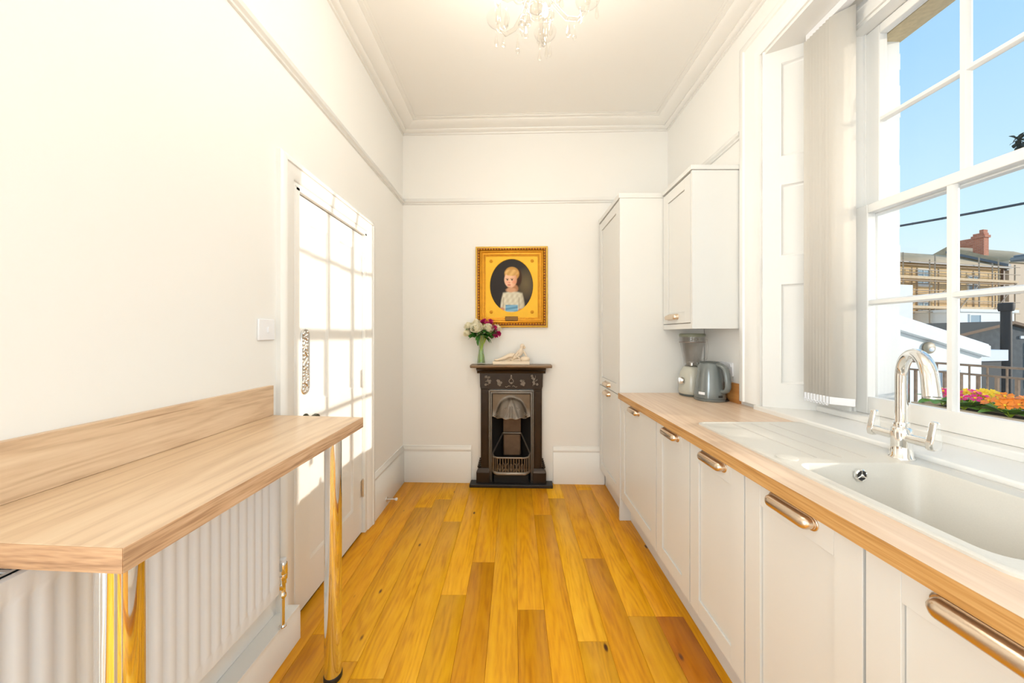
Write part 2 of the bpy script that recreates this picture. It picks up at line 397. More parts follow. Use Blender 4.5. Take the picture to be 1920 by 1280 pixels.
def plain_frame(name, x0, x1, z0, z1, zs):
    f = MB()
    for y in (OY0, OY1-.06): f.box(x0, x1, y, y+.06, z0, z1)
    for z in zs: f.box(x0, x1, OY0, OY1, z, z+.06)
    o = struct(name, f, M_TRIM)
    ob('pane', MB().box((x0+x1)/2-.002, (x0+x1)/2+.002, OY0+.05, OY1-.05, z0+.05, z1-.05), M_GLASS, o)
plain_frame('added_window', 1.46, 1.50, .90, 2.55, (.90, 1.70, 2.49))  # unseen window added to go with the right-hand fill light
plain_frame('added_door', -1.09, -1.05, 0, 2.12, (0, 1.0, 2.06))  # unseen glazed door added to go with the left-hand fill light

def run(profile, segs, mitre=(True, True, True), name='trim', m=None, z0=0):
    """sweep a wall moulding profile [(projection, z)] round the three visible walls"""
    res = []
    def cl(p): x = XL+p; return (x, YB - x*TP - p)
    def cr(p): x = XR-p; return (x, YB - x*TP - p)
    for s in segs:
        if s[0] == 'left':
            A = [(XL+p, s[1], z) for p, z in profile]
            B = [(*cl(p), z) for p, z in profile] if s[2] is None else [(XL+p, s[2], z) for p, z in profile]
        elif s[0] == 'back':
            A = [(*cl(p), z) for p, z in profile] if s[1] is None else [(s[1], YB - s[1]*TP - p, z) for p, z in profile]
            B = [(*cr(p), z) for p, z in profile] if s[2] is None else [(s[2], YB - s[2]*TP - p, z) for p, z in profile]
        else:
            A = [(XR-p, s[1], z) for p, z in profile]
            B = [(*cr(p), z) for p, z in profile] if s[2] is None else [(XR-p, s[2], z) for p, z in profile]
        mb = MB().loft([A, B], True, True, True, False)
        res.append(struct(s[3], mb, m))
    return res
COR = [(0,3.128),(.012,3.128),(.012,3.142),(.030,3.143),(.046,3.152),(.046,3.160),(.085,3.163),(.120,3.170),(.136,3.178),(.136,3.182),(.165,3.183),(.165,3.188),(.182,3.188),(.182,3.1905),(0,3.1905)]
run(COR, [('left', YR, None, 'trim_1'), ('back', None, None, 'trim_2'), ('right', YR, None, 'trim_3')], m=M_CEIL)
RAIL = [(0,2.500),(.010,2.502),(.010,2.512),(.022,2.520),(.022,2.536),(.013,2.546),(.013,2.552),(0,2.556)]
run(RAIL, [('left', YR, None, 'trim_4'), ('back', None, None, 'trim_5'), ('right', 1.957, None, 'trim_6')], m=M_TRIM)
SK = [(0,0),(.022,0),(.022,.268),(.015,.275),(.015,.283),(.021,.292),(.019,.303),(.008,.316),(.006,.326),(0,.328)]
run(SK, [('left', 2.315, None, 'baseboard_left'), ('back', None, -.385, 'baseboard_back'), ('back', .348, .80, 'baseboard_back')], m=M_TRIM)

# plaster strip behind the fireplace
bp_ = MB().box(-.388, FA, -.014, .01, 0, .80).box(FB, .350, -.014, .01, 0, .80).box(-.388, .350, -.014, .01, .80, 1.035)
struct('trim_7', bp_, M_TRIM, loc=(0,YB,0), rotz=ROT_B, bevel=.004)

# ------------------------------------------------------------------ door on the left wall
ARC = [(0,0),(0,.020),(.012,.030),(.030,.030),(.034,.024),(.088,.018),(.094,.010),(.108,.010),(.108,0)]
def arch_left():
    mb = MB()
    # jambs and head as one mitred three-sided sweep, profile inset measured from the outer edge
    y0, y1, zt = DY0-.115, DY1+.100, DZ+.112
    rings = []
    for i, d in ARC:
        rings.append([(XL+d, y0+i, 0), (XL+d, y0+i, zt-i), (XL+d, y1-i, zt-i), (XL+d, y1-i, 0)])
    mb.loft(rings, False, False, False, False)
    # lining and stops
    mb.box(XL-.12, XL+.012, DY0-.01, DY0+.022, 0, DZ).box(XL-.12, XL+.012, DY1-.022, DY1+.01, 0, DZ).box(XL-.12, XL+.012, DY0, DY1, DZ-.012, DZ+.015)
    mb.box(XL-.12, -1.066, DY0, DY1, 0, DZ)
    return mb
struct('trim_8', arch_left(), M_TRIM)
LX = -1.020
LY0, LY1, LZ0, LZ1 = 1.530, 2.197, .008, 1.990
dm = MB().box(LX-.040, LX-.012, LY0, LY1, LZ0, LZ1)
P_Y = ((1.640, 1.800), (1.915, 2.080)); P_Z = ((.205, .800), (.985, 1.880))
ys = [LY0, P_Y[0][0], P_Y[0][1], P_Y[1][0], P_Y[1][1], LY1]
for a, b in ((0,1),(2,3),(4,5)): dm.box(LX-.013, LX, ys[a], ys[b], LZ0, LZ1)
for z0, z1 in ((LZ0, P_Z[0][0]), (P_Z[0][1], P_Z[1][0]), (P_Z[1][1], LZ1)):
    dm.box(LX-.013, LX-.0002, ys[1], ys[2], z0, z1).box(LX-.013, LX-.0002, ys[3], ys[4], z0, z1)
door = struct('door_1', dm, M_TRIM)
for py in P_Y:
    for pz in P_Z:
        p = MB().frame(py[0], py[1], pz[0], pz[1], [(-.001, LX-.001), (.004, LX-.0015), (.012, LX-.010), (.016, LX-.010)], ax='yz+')
        p.box(LX-.0125, LX-.0098, py[0]+.01, py[1]-.01, pz[0]+.01, pz[1]-.01)
        ob('panel', p, M_TRIM, door)
for z0, z1 in ((.245,.355), (.975,1.09), (1.745,1.86)):
    h = MB()
    n = 5; dz = (z1-z0)/n
    for i in range(n): h.lathe([(.0065, z0+i*dz+.001), (.0065, z0+(i+1)*dz-.001)], (LX+.006, LY1+.003, 0), 10)
    h.lathe([(.0045, z0-.006), (.0045, z1+.006)], (LX+.006, LY1+.003, 0), 8)
    h.box(LX-.001, LX+.0015, LY1-.026, LY1+.002, z0, z1)
    ob('hinge', h, M_SATIN, door, label='polished steel hinge')
def stadium(cy, cz, hw, hh, n=8):
    pts = []
    for i in range(n+1): a = PI*i/n; pts.append((cy+hw*math.cos(a), cz+(hh-hw)+hw*math.sin(a)))
    for i in range(n+1): a = PI+PI*i/n; pts.append((cy+hw*math.cos(a), cz-(hh-hw)+hw*math.sin(a)))
    return pts
fpm = MB()
cy, cz = 1.597, 1.195
fpm.loft([[(LX+d, y, z) for y, z in stadium(cy, cz, .034-i, .160-i)] for i, d in ((0,0),(0,.004),(.004,.007),(.008,.005))], False, True, True, False)
fp = ob('fingerplate', fpm, M_SATIN, door, label='ornate silver fingerplate')
orn = MB()
rg = random.Random(3)
for i in range(58):
    z = cz-.145+.29*i/57; y = cy + .016*math.sin(i*1.9) + rg.uniform(-.006,.006)
    orn.sphere((LX+.006, y, z), .0065, (.7, rg.uniform(.6,1.3), rg.uniform(.6,1.3)), 8, 5)
orn.tube([(LX+.007, cy+.014*math.sin(t*.5), cz-.145+.0058*t) for t in range(51)], .0028, 6)
ob('ornament', orn, M_CHROME, fp)
kn = MB()
KM = Matrix.Rotation(PI/2, 4, 'Y')
kn.lathe([(.026,0),(.026,.004),(.012,.008),(.010,.03),(.020,.036),(.027,.048),(.025,.060),(.012,.067),(.001,.069)], (LX, 1.600, .915), 20, M=KM)
ob('knob', kn, mat('dark_bronze', (.10,.10,.075), .3, .8), door, label='small dark metal door knob')

# ------------------------------------------------------------------ window on the right wall
WA = [(0,0),(0,.022),(.012,.030),(.040,.030),(.046,.022),(.110,.020),(.118,.012),(.150,.012),(.150,0)]
wa = MB()
y0, y1, zt = RY0-.150, RY1+.150, 2.86+.150
wa.loft([[(XR-d, y0+i, .936), (XR-d, y0+i, zt-i), (XR-d, y1-i, zt-i), (XR-d, y1-i, .936)] for i, d in WA], False, False, False, False)
struct('trim_9', wa, M_TRIM)
# splayed shutter linings with raised-and-fielded mouldings, each side of the recess
def shutter(A, B, name):
    A = Vector((A[0], A[1], 0)); B = Vector((B[0], B[1], 0)); d = (B-A); Ln = d.length; d.normalize()
    nrm = Vector((-d.y, d.x, 0))
    if nrm.y * (1.075 - A.y) < 0: nrm = -nrm
    def P(u, dd, z): q = A + d*u + nrm*dd; return (q.x, q.y, z)
    mb = MB()
    def slab(u0,u1,z0,z1,t0,t1):
        v = [P(u0,t0,z0),P(u1,t0,z0),P(u1,t0,z1),P(u0,t0,z1),P(u0,t1,z0),P(u1,t1,z0),P(u1,t1,z1),P(u0,t1,z1)]
        mb.add(v, [(0,1,2,3),(7,6,5,4),(0,4,5,1),(1,5,6,2),(2,6,7,3),(3,7,4,0)])
    slab(.0, Ln, .936, 2.86, -.002, .004)
    for z0, z1 in ((.936,1.06),(1.60,1.74),(2.13,2.27),(2.78,2.86)): slab(0, Ln, z0, z1, .003, .016)
    slab(0,.075,.936,2.86,.003,.0162); slab(Ln-.07,Ln,.936,2.86,.003,.0162)
    o = struct(name, mb, M_TRIM)
    for z0, z1 in ((1.06,1.60),(1.74,2.13),(2.27,2.78)):
        p = MB(); u0, u1 = .075, Ln-.07
        p.loft([[P(u0+i,t,z0+i),P(u1-i,t,z0+i),P(u1-i,t,z1-i),P(u0+i,t,z1-i)] for i,t in ((0,.016),(.006,.018),(.014,.008),(.022,.006))], False, True, True, False)
        ob('panel', p, M_TRIM, o)
    return o
shutter((XR-.001, RY1), (WX, BY1), 'trim_10')
shutter((XR-.001, RY0), (WX, BY0), 'trim_11')
struct('trim_12', MB().prism([(XR,RY0),(WX,BY0),(WX,BY1),(XR,RY1)], 'z', 2.845, 2.862), M_TRIM)      # soffit board
sill = MB().prism([(1.332,RY0-.02),(1.332,RY1+.03),(XR+.01,RY1+.03),(XR+.01,RY1-.005),(WX+.01,BY1),(WX+.01,BY0),(XR+.01,RY0+.005),(XR+.01,RY0-.02)], 'z', .902, .936)
sill.box(1.545, WX+.09, BY0, BY1, .934, .965)
struct('trim_13', sill, M_TRIM, bevel=.006)
# sash box
X1, X2 = 1.610, 1.655            # room faces of lower / upper sash
SY0, SY1 = .605, 1.552
ZB, ZM, ZT = .965, 1.897, 2.735
box = MB()
for a, b in ((BY0-.0, SY0), (SY1, BY1)):
    box.box(WX-.012, 1.70, a, b, .936, 2.86)
    box.box(WX-.022, WX-.010, a+.012 if a < 1 else a-.008, b+.008 if a < 1 else b-.012, .965, 2.80)
    mid = (SY0, SY0+.010) if a < 1 else (SY1-.010, SY1)
    box.box(X1+.040, X1+.046, mid[0], mid[1], ZB, ZT)
    box.box(X1-.012, X1-.001, mid[0], mid[1], ZB, ZT+.02)
box.box(WX-.012, 1.70, SY0, SY1, ZT, 2.86).box(WX-.024, WX-.010, BY0, BY1, 2.75, 2.815).box(WX-.012, 1.70, SY0, SY1, .936, ZB-.004)
win = struct('window_1', box, M_TRIM)
def sash(xf, z0, z1, rb, rt, horiz, gy0, gy1):
    xb = xf + .038; X1_ = xf
    s = MB()
    s.box(xf, xb, SY0+.001, gy0, z0, z1).box(xf, xb, gy1, SY1-.001, z0, z1)
    s.box(xf+.0004, xb-.0004, gy0, gy1, z0, z0+rb).box(xf+.0004, xb-.0004, gy0, gy1, z1-rt, z1)
    o = ob('sash', s, M_TRIM, win, bevel=.003)
    zz = [z0+rb, horiz, z1-rt]; yy = [gy0, gy0+(gy1-gy0)/3, gy0+2*(gy1-gy0)/3, gy1]
    def bar(vert, c, a, b):
        w0, w1 = (.007, .014) if vert else (.0068, .0138)
        xf = X1_ if vert else X1_+.0009
        prof = [(-w0, xf+.004), (w0, xf+.004), (w1, xf+.016), (w1, xf+.022), (w0, xf+.034), (-w0, xf+.034), (-w1, xf+.022), (-w1, xf+.016)]
        return MB().prism([(x, c+t) for t, x in prof], 'z', a, b) if vert else MB().prism([(x, c+t) for t, x in prof], 'y', a, b)
    for y in yy[1:3]: ob('glazing_bar', bar(True, y, zz[0], zz[2]), M_TRIM, o)
    ob('glazing_bar', bar(False, horiz, gy0, gy1), M_TRIM, o)
    for j in range(2):
        for i in range(3):
            ob('pane', MB().box(xf+.018, xf+.021, yy[i]+.002, yy[i+1]-.002, zz[j]+.002, zz[j+1]-.002), M_GLASS, o)
    return o
sash(X1, ZB+.0004, ZM+.022, .078, .040, 1.472, .660, 1.495)
sash(X2, ZM-.022, ZT-.002, .040, .042, 2.305, .668, 1.487)
fast = MB().sphere((X1-.005, 1.604, 2.545), .010, (.6,.8,2.4), 10, 8).box(WX-.026, WX-.02, 1.594, 1.613, 2.53, 2.575)
ob('sash_stop', fast, M_WHITE, win, label='small white sash stop')
# outside: rendered reveal and stone sill (part of the setting)
struct('trim_14', MB().box(1.695, 1.92, GY0-.12, GY1+.12, .84, .925), mat('stone_sill', (.72,.66,.55), .8, noise=.1))
rv = MB()
rg = random.Random(5)
for i in range(24):
    z0 = .925 + i*.0745
    rv.box(1.70, 1.800+rg.uniform(0,.006), GY1-.012, GY1+.06, z0, z0+.0746)
struct('trim_15', rv, mat('white_render', (.92,.91,.88), .85, bump=.3, bscale=120))
struct('trim_16', MB().box(1.70, 1.808, GY0-.02, GY1+.10, 2.694, 2.95), mat('buff_stone', (.62,.50,.31), .9, noise=.25, nscale=60, bump=.4, bscale=200))
# ------------------------------------------------------------------ kitchen cabinets along the right wall
def pull(xf, yc, zc, L=.160):
    """lozenge cup pull on a face looking to -X"""
    def ring(hl, hh, d, dz=0): 
        pts = []; n = 7; a0 = hl-hh
        for i in range(n+1): a = -PI/2+PI*i/n; pts.append((xf-d, yc+a0+hh*math.cos(a), zc+dz+hh*math.sin(a)))
        for i in range(n+1): a = PI/2+PI*i/n; pts.append((xf-d, yc-a0+hh*math.cos(a), zc+dz+hh*math.sin(a)))
        return pts
    h = L/2; mb = MB()
    mb.loft([ring(h,.0205,-.0002), ring(h,.0205,.0025), ring(h-.0015,.0190,.004)], True, True)
    mb.loft([ring(h-.003,.0175,.0035), ring(h-.004,.0165,.007)], True, True)
    mb.loft([ring(h-.006,.0150,.006,-.001), ring(h-.008,.0160,.016,-.002), ring(h-.011,.0150,.023,-.003), ring(h-.017,.0115,.028,-.004), ring(h-.024,.006,.0305,-.005)], True, True)
    return mb
def shaker(parent, xf, y0, y1, z0, z1, st=.068, pull_at=None, plabel=None):
    """door looking to -X : carrier board + stiles, rails, panel and pull as sub-parts"""
    g = .0012
    d = ob('door', MB().box(xf+.012, xf+.020, y0+g, y1-g, z0, z1), M_CAB, parent)
    t = .0125
    for a, b in ((y0+g, y0+st), (y1-st, y1-g)):
        ob('stile', MB().box(xf, xf+t, a, b, z0, z1), M_CAB, d, bevel=.0005, seg=1)
    for a, b in ((z0, z0+st), (z1-st, z1)):
        ob('rail', MB().box(xf, xf+t, y0+st+.0003, y1-st-.0003, a, b), M_CAB, d, bevel=.0005, seg=1)
    ob('panel', MB().box(xf+.0075, xf+.0125, y0+st+.0024, y1-st-.0024, z0+st+.0024, z1-st-.0024), M_CAB, d)
    if pull_at: ob('handle', pull(xf, *pull_at), M_BRASS, d, label='brushed metal cup handle')
    return d

DX = .762
ytall = 2.340
t = root('tall_cabinet', (1.05, 2.6, 0), 'tall greige larder cabinet with two stacked doors in the back right corner', 'cabinet')
c = MB().box(.776, 1.352, ytall+.020, 2.895, .150, 2.300)
ob('carcass', c, M_CARC, t)
ob('end_panel', MB().box(.754, 1.355, ytall, ytall+.019, 0, 2.300), M_CAB, t, bevel=.001, seg=1)
ob('cornice', MB().box(.748, 1.355, ytall, 2.90, 2.302, 2.338), M_CAB, t, bevel=.002)
ob('plinth', MB().box(.805, .823, ytall+.019, 2.905, 0, .148), M_CAB, t)
shaker(t, .754, ytall+.021, 2.893, .895, 2.292, pull_at=(2.645, .928))
shaker(t, .754, ytall+.021, 2.893, .152, .889, pull_at=(2.645, .855))

units = [(1.762, 2.338, 'base cabinet door', 'greige base cabinet beside the tall cabinet, farthest under the worktop'),
         (1.425, 1.757, '', 'narrow greige base cabinet, second along from the tall cabinet'),
         (1.087, 1.421, '', 'narrow greige base cabinet, third along from the tall cabinet'),
         (.716, 1.083, '', 'greige base cabinet under the sink bowl, with long handle wholly in view'),
         (.330, .712, '', 'greige base cabinet nearest the camera, handle cut by the photo edge')]
for i, (a, b, _, lab) in enumerate(units):
    r = root('base_cabinet', (1.07, (a+b)/2, 0), lab, 'cabinet', 'base cabinets under the worktop')
    cb = MB().box(.790, .808, a, b, .160, .868).box(.790, 1.345, a, a+.018, .160, .72 if i >= 2 else .868).box(.790, 1.345, b-.018, b, .160, .72 if i >= 2 else .868).box(.790, 1.345, a, b, .160, .178)
    ob('carcass', cb, M_CARC, r)
    ob('plinth', MB().box(.832, .850, a-.002, b+.002, 0, .150), M_CAB, r)
    shaker(r, DX, a, b, .163, .864, pull_at=((a+b)/2 + (.02 if i == 0 else 0), .845), st=.066)

wcab = root('wall_cabinet', (1.2, 2.14, 1.36), 'greige wall cabinet hung above the kettle beside the window', 'cabinet')
wy0, wy1 = 1.956, 2.337
ob('carcass', MB().box(1.084, 1.357, wy0+.020, wy1-.001, 1.40, 2.30), M_CARC, wcab)
ob('end_panel', MB().box(1.062, 1.357, wy0, wy0+.019, 1.362, 2.308), M_CAB, wcab, bevel=.001, seg=1)
ob('cornice', MB().box(1.054, 1.357, wy0-.004, wy1, 2.311, 2.338), M_CAB, wcab, bevel=.002)
ob('light_pelmet', MB().box(1.064, 1.082, wy0+.019, wy1-.001, 1.362, 1.394), M_CAB, wcab)
shaker(wcab, 1.062, wy0+.021, wy1-.002, 1.400, 2.300, pull_at=(2.195, 1.443))

# worktop, with the sink cut out of it
WT0, WT1 = .872, .912
wy = (.12, 2.338); hx = (.866, 1.316); hy = (.560, 1.516)
r = root('worktop', (1.05, 1.2, WT0), 'long light oak worktop running under the window', 'worktop')
m = MB().box(.7425, hx[0], wy[0], wy[1], WT0, WT1).box(hx[1], XR, wy[0], wy[1], WT0, WT1).box(hx[0], hx[1], wy[0], hy[0], WT0, WT1).box(hx[0], hx[1], hy[1], wy[1], WT0, WT1)
ob('top', m, M_OAKW, r)
ob('front_edge', MB().box(.7405, .7427, wy[0], wy[1], WT0, WT1-.0002), M_OAKE, r, label='darker oak edging strip')
ups = ob('upstand', MB().box(1.341, XR, 1.962, 2.337, WT1, 1.030), M_UPST, None, (1.35, 2.1, WT1), label='short orange oak upstand behind the kettle', cat='upstand', bevel=.001)

# sink
r = root('kitchen_sink', (1.09, 1.04, WT1), 'white composite inset sink with grooved drainer and one bowl', 'sink')
def rrect(x0, x1, y0, y1, rad, n=6):
    pts = []
    for cx, cy, a0 in ((x1-rad, y1-rad, 0), (x0+rad, y1-rad, PI/2), (x0+rad, y0+rad, PI), (x1-rad, y0+rad, 1.5*PI)):
        for i in range(n+1): a = a0+PI/2*i/n; pts.append((cx+rad*math.cos(a), cy+rad*math.sin(a)))
    return pts
SXa, SXb, SYa, SYb = .848, 1.330, .545, 1.530
zt = WT1 + .010
bowl = (.886, 1.262, .590, 1.040)
s = MB()
outer = rrect(SXa, SXb, SYa, SYb, .032)
in1 = rrect(SXa+.010, SXb-.010, SYa+.010, SYb-.010, .026)
in2 = rrect(SXa+.018, SXb-.018, SYa+.018, SYb-.018, .022)
s.loft([[(x,y,WT1-.002) for x,y in outer], [(x,y,zt-.004) for x,y in outer], [(x,y,zt) for x,y in in1], [(x,y,zt-.003) for x,y in in2]], False, False)
# deck with bowl hole: ring bridge between in2 loop and bowl loop done with a filled ngon pair
b0 = rrect(*bowl, .045)
deck_z = zt-.003
def bridge(mb, loopA, loopB, zA, zB):
    """fill between two loops with a bmesh triangle fill"""
    bm = bmesh.new()
    va = [bm.verts.new((x,y,zA)) for x,y in loopA]; vb = [bm.verts.new((x,y,zB)) for x,y in loopB]
    ed = [bm.edges.new((va[i], va[(i+1)%len(va)])) for i in range(len(va))] + [bm.edges.new((vb[i], vb[(i+1)%len(vb)])) for i in range(len(vb))]
    bmesh.ops.triangle_fill(bm, edges=ed, use_beauty=True)
    bm.verts.index_update()
    mb.add([v.co[:] for v in bm.verts], [tuple(v.index for v in f.verts) for f in bm.faces]); bm.free()
bridge(s, in2, b0, deck_z, deck_z)
def shr(d, rad): return rrect(bowl[0]+d, bowl[1]-d, bowl[2]+d, bowl[3]-d, rad)
s.loft([[(x,y,deck_z) for x,y in b0], [(x,y,deck_z-.006) for x,y in shr(.004,.043)], [(x,y,.745) for x,y in shr(.018,.05)], [(x,y,.727) for x,y in shr(.026,.045)], [(x,y,.722) for x,y in shr(.045,.03)]], False, True)
ob('basin', s, M_SINK, r)
for gx in (1.000, 1.083, 1.166):
    ob('drainer_groove', MB().prism(rrect(gx-.0035, gx+.0035, 1.085, 1.500, .0034, 3), 'z', deck_z-.001, deck_z+.0008), mat('groove_shade', (.62,.585,.53), .5) if gx == 1.000 else bpy.data.materials['groove_shade'], r)
ob('tap_hole_cover', MB().lathe([(.030, deck_z-.001),(.030, deck_z+.003),(.026, deck_z+.0045)], (.902, 1.085, 0), 28), M_SINK, r)
OM = Matrix.Rotation(PI/2, 4, 'X')
ov = MB().lathe([(.0195,-.002),(.0195,.003),(.016,.005),(.015,.003)], (1.085, 1.027, .886), 24, M=OM)
o1 = ob('overflow', ov, M_CHROME, r, label='round chrome overflow')
ob('overflow_hole', MB().lathe([(.0148,0),(.0148,.0034)], (1.085, 1.027, .886), 20, M=OM), M_BLACK, o1)
sp = MB()
for k in range(3):
    a = PI/2 + 2*PI*k/3
    sp.tube([(1.085, 1.0232, .886), (1.085+.0155*math.cos(a), 1.0232, .886+.0155*math.sin(a))], .0022, 6)
sp.sphere((1.085,1.0232,.886), .0055, n=10, m=6)
ob('overflow_spokes', sp, M_CHROME, o1)
wst = MB().lathe([(.052,.7215),(.052,.7255),(.044,.728),(.036,.726),(.004,.727)], (1.075,.81,0), 28)
ob('waste', wst, M_CHROME, r, label='round chrome waste')

# mixer tap
TX, TY, TZ = 1.281, 1.085, deck_z
r = root('mixer_tap', (TX, TY, TZ), 'tall chrome swan neck mixer tap with two levers behind the sink bowl', 'tap')
ob('body', MB().lathe([(.031,TZ),(.031,TZ+.004),(.027,TZ+.008),(.025,TZ+.045),(.026,TZ+.085),(.024,TZ+.098),(.017,TZ+.104)], (TX,TY,0), 28), M_CHROME, r)
d = Vector((-.50, -.87, 0)).normalized()
Rr = .079; zs = TZ+.268
path = [Vector((TX,TY,TZ+.10)), Vector((TX,TY,TZ+.19)), Vector((TX,TY,zs))]
for i in range(1, 15):
    a = PI*i/15*1.02
    path.append(Vector((TX,TY,zs)) + d*(Rr-Rr*math.cos(a)) + Vector((0,0,Rr*math.sin(a))))
e = path[-1]; path += [e + d*.004 + Vector((0,0,-.02)), e + d*.010 + Vector((0,0,-.052))]
rad = [.0150]*3 + [.0150+.0035*i/14 for i in range(14)] + [.0188,.0195]
sp = ob('spout', MB().tube(path, rad, 18), M_CHROME, r)
ob('collar', MB().lathe([(.019,TZ+.098),(.0195,TZ+.112),(.0185,TZ+.118)], (TX,TY,0), 24), M_CHROME, r)
q = path[-1]; ob('aerator', MB().lathe([(.0168, q.z-.004),(.0168,q.z+.001)], (q.x,q.y,0), 20), M_SATIN, sp)
for sgn in (1, -1):
    a = MB(); yb = TY+sgn*.018; ye = TY+sgn*.078
    a.tube([(TX,yb,TZ+.070),(TX,ye,TZ+.070)], [.0145,.0150], 16)
    lv = ob('lever', a, M_CHROME, r)
    b = MB()
    prof = [(-.016,TZ+.052),(.016,TZ+.052),(.019,TZ+.066),(.012,TZ+.136),(.004,TZ+.142),(-.005,TZ+.138),(-.019,TZ+.068)]
    b.prism([(TX+u, z) for u, z in prof], 'y', min(ye-sgn*.004, ye+sgn*.015), max(ye-sgn*.004, ye+sgn*.015))
    ob('lever_blade', b, M_CHROME, lv, bevel=.005, seg=3)

# kettle
KX, KY, KZ = 1.243, 2.085, WT1
r = root('kettle', (KX, KY, KZ), 'grey green electric jug kettle on the worktop in front of the blender', 'kettle')
kb = [(.090,KZ+.018),(.0905,KZ+.024),(.089,KZ+.05),(.084,KZ+.10),(.077,KZ+.15),(.069,KZ+.195),(.063,KZ+.222),(.058,KZ+.232)]
ob('body', MB().lathe(kb, (KX,KY,0), 40), M_KETT, r)
ob('power_base', MB().lathe([(.086,KZ),(.090,KZ+.004),(.090,KZ+.015),(.087,KZ+.0175)], (KX,KY,0), 40), M_KETT, r)
ob('lid', MB().lathe([(.0585,KZ+.230),(.0585,KZ+.236),(.052,KZ+.243),(.001,KZ+.247)], (KX,KY,0), 36), M_KETTD, r)
kd = Vector((.40, -.92, 0)).normalized(); kside = Vector((-kd.y, kd.x, 0))
def kp(u, z): return Vector((KX,KY,KZ+z)) + kd*u
hp = [kp(.050,.226), kp(.078,.222), kp(.100,.205), kp(.112,.17), kp(.117,.13), kp(.118,.095), kp(.112,.075), kp(.098,.066), kp(.080,.066)]
hn = MB(); rings = []
for i, p in enumerate(hp):
    tt = (hp[min(i+1,len(hp)-1)]-hp[max(i-1,0)]).normalized(); nn = tt.cross(kside).normalized()
    a_, b_ = (.023, .015)
    rings.append([p + kside*(a_*math.cos(2*PI*k/12)) + nn*(b_*math.sin(2*PI*k/12)) for k in range(12)])
ob('handle', hn.loft(rings), M_KETT, r)
ks = kd*-1.0
spm = MB()
spm.loft([[kp(-.060,.232)+kside*.026, kp(-.060,.232)-kside*.026, kp(-.072,.175)-kside*.012, kp(-.072,.175)+kside*.012],
          [kp(-.088,.230)+kside*.008, kp(-.088,.230)-kside*.008, kp(-.074,.176)-kside*.006, kp(-.074,.176)+kside*.006]], True, True, True, False)
ob('spout', spm, M_KETT, r)
# water gauge on the left flank, badge and switch
def on_body(ang, z, extra=0.0):
    for (r0,z0),(r1,z1) in zip(kb, kb[1:]):
        if z0 <= KZ+z <= z1: rr = r0+(r1-r0)*(KZ+z-z0)/(z1-z0); break
    return Vector((KX+(rr+extra)*math.cos(ang), KY+(rr+extra)*math.sin(ang), KZ+z))
def patch(a0, a1, z0, z1, ex=.0016, na=5, nz=5):
    mb = MB(); rows = [[on_body(a0+(a1-a0)*i/na, z0+(z1-z0)*j/nz, ex) for i in range(na+1)] for j in range(nz+1)]
    return mb.loft(rows, False, False, False)
A0 = math.atan2(-1, -.75)
ob('water_gauge', patch(A0-.80, A0-.60, .085, .19), M_JAR, r)
ob('badge', patch(A0-.62, A0-.18, .042, .058), M_WHITE, r, label='small white oblong badge')
ob('switch', patch(A0+.62, A0+.92, .030, .043, .004), M_BLACK, r)

# blender
BX, BY, BZ = 1.215, 2.240, WT1
r = root('blender', (BX, BY, BZ), 'sage green jug blender with clear jar under the wall cabinet', 'blender')
ob('motor_base', MB().lathe([(.074,BZ+.010),(.083,BZ+.022),(.084,BZ+.04),(.079,BZ+.11),(.073,BZ+.158),(.060,BZ+.185),(.048,BZ+.198)], (BX,BY,0), 36), M_SAGE, r)
ob('base_ring', MB().lathe([(.070,BZ),(.078,BZ+.003),(.080,BZ+.012),(.076,BZ+.016)], (BX,BY,0), 36), M_KETTD, r)
DM = Matrix.Rotation(-PI/2, 4, 'Y') 
dk = MB().lathe([(.026,0),(.026,.008),(.022,.020),(.018,.022)], (BX-.078, BY-.02, BZ+.105), 24, M=DM)
kn_ = ob('control_knob', dk, M_CHROME, r)
ob('knob_grip', MB().box(BX-.112, BX-.098, BY-.024, BY-.016, BZ+.086, BZ+.124), M_SATIN, kn_)
jar = MB().lathe([(.046,BZ+.198),(.052,BZ+.21),(.060,BZ+.27),(.069,BZ+.33),(.076,BZ+.36),(.079,BZ+.362),(.080,BZ+.405)], (BX,BY,0), 36, True, False)
jar.lathe([(.043,BZ+.204),(.056,BZ+.27),(.072,BZ+.355),(.075,BZ+.40)], (BX,BY,0), 36, True, False)
j = ob('jar', jar, M_JAR, r)
jh = MB().tube([(BX+.02,BY-.076,BZ+.385),(BX+.03,BY-.115,BZ+.378),(BX+.034,BY-.122,BZ+.33),(BX+.03,BY-.112,BZ+.26),(BX+.02,BY-.062,BZ+.232)], .0085, 10)
ob('jar_handle', jh, M_JAR, j)
rim = MB().lathe([(.0802,BZ+.3605),(.0812,BZ+.362),(.0812,BZ+.365),(.0802,BZ+.366)], (BX,BY,0), 36, False, False)
ob('jar_rim', rim, mat('rim_line', (.30,.24,.20), .4), j)
ob('blades', MB().lathe([(.014,BZ+.205),(.014,BZ+.222),(.006,BZ+.226)], (BX,BY,0), 12).box(BX-.03,BX+.03,BY-.005,BY+.005,BZ+.224,BZ+.2265).box(BX-.005,BX+.005,BY-.03,BY+.03,BZ+.226,BZ+.2285), M_SATIN, r)
ob('lid', MB().lathe([(.076,BZ+.398),(.081,BZ+.404),(.081,BZ+.414),(.076,BZ+.421),(.02,BZ+.423)], (BX,BY,0), 36), M_LID, r)
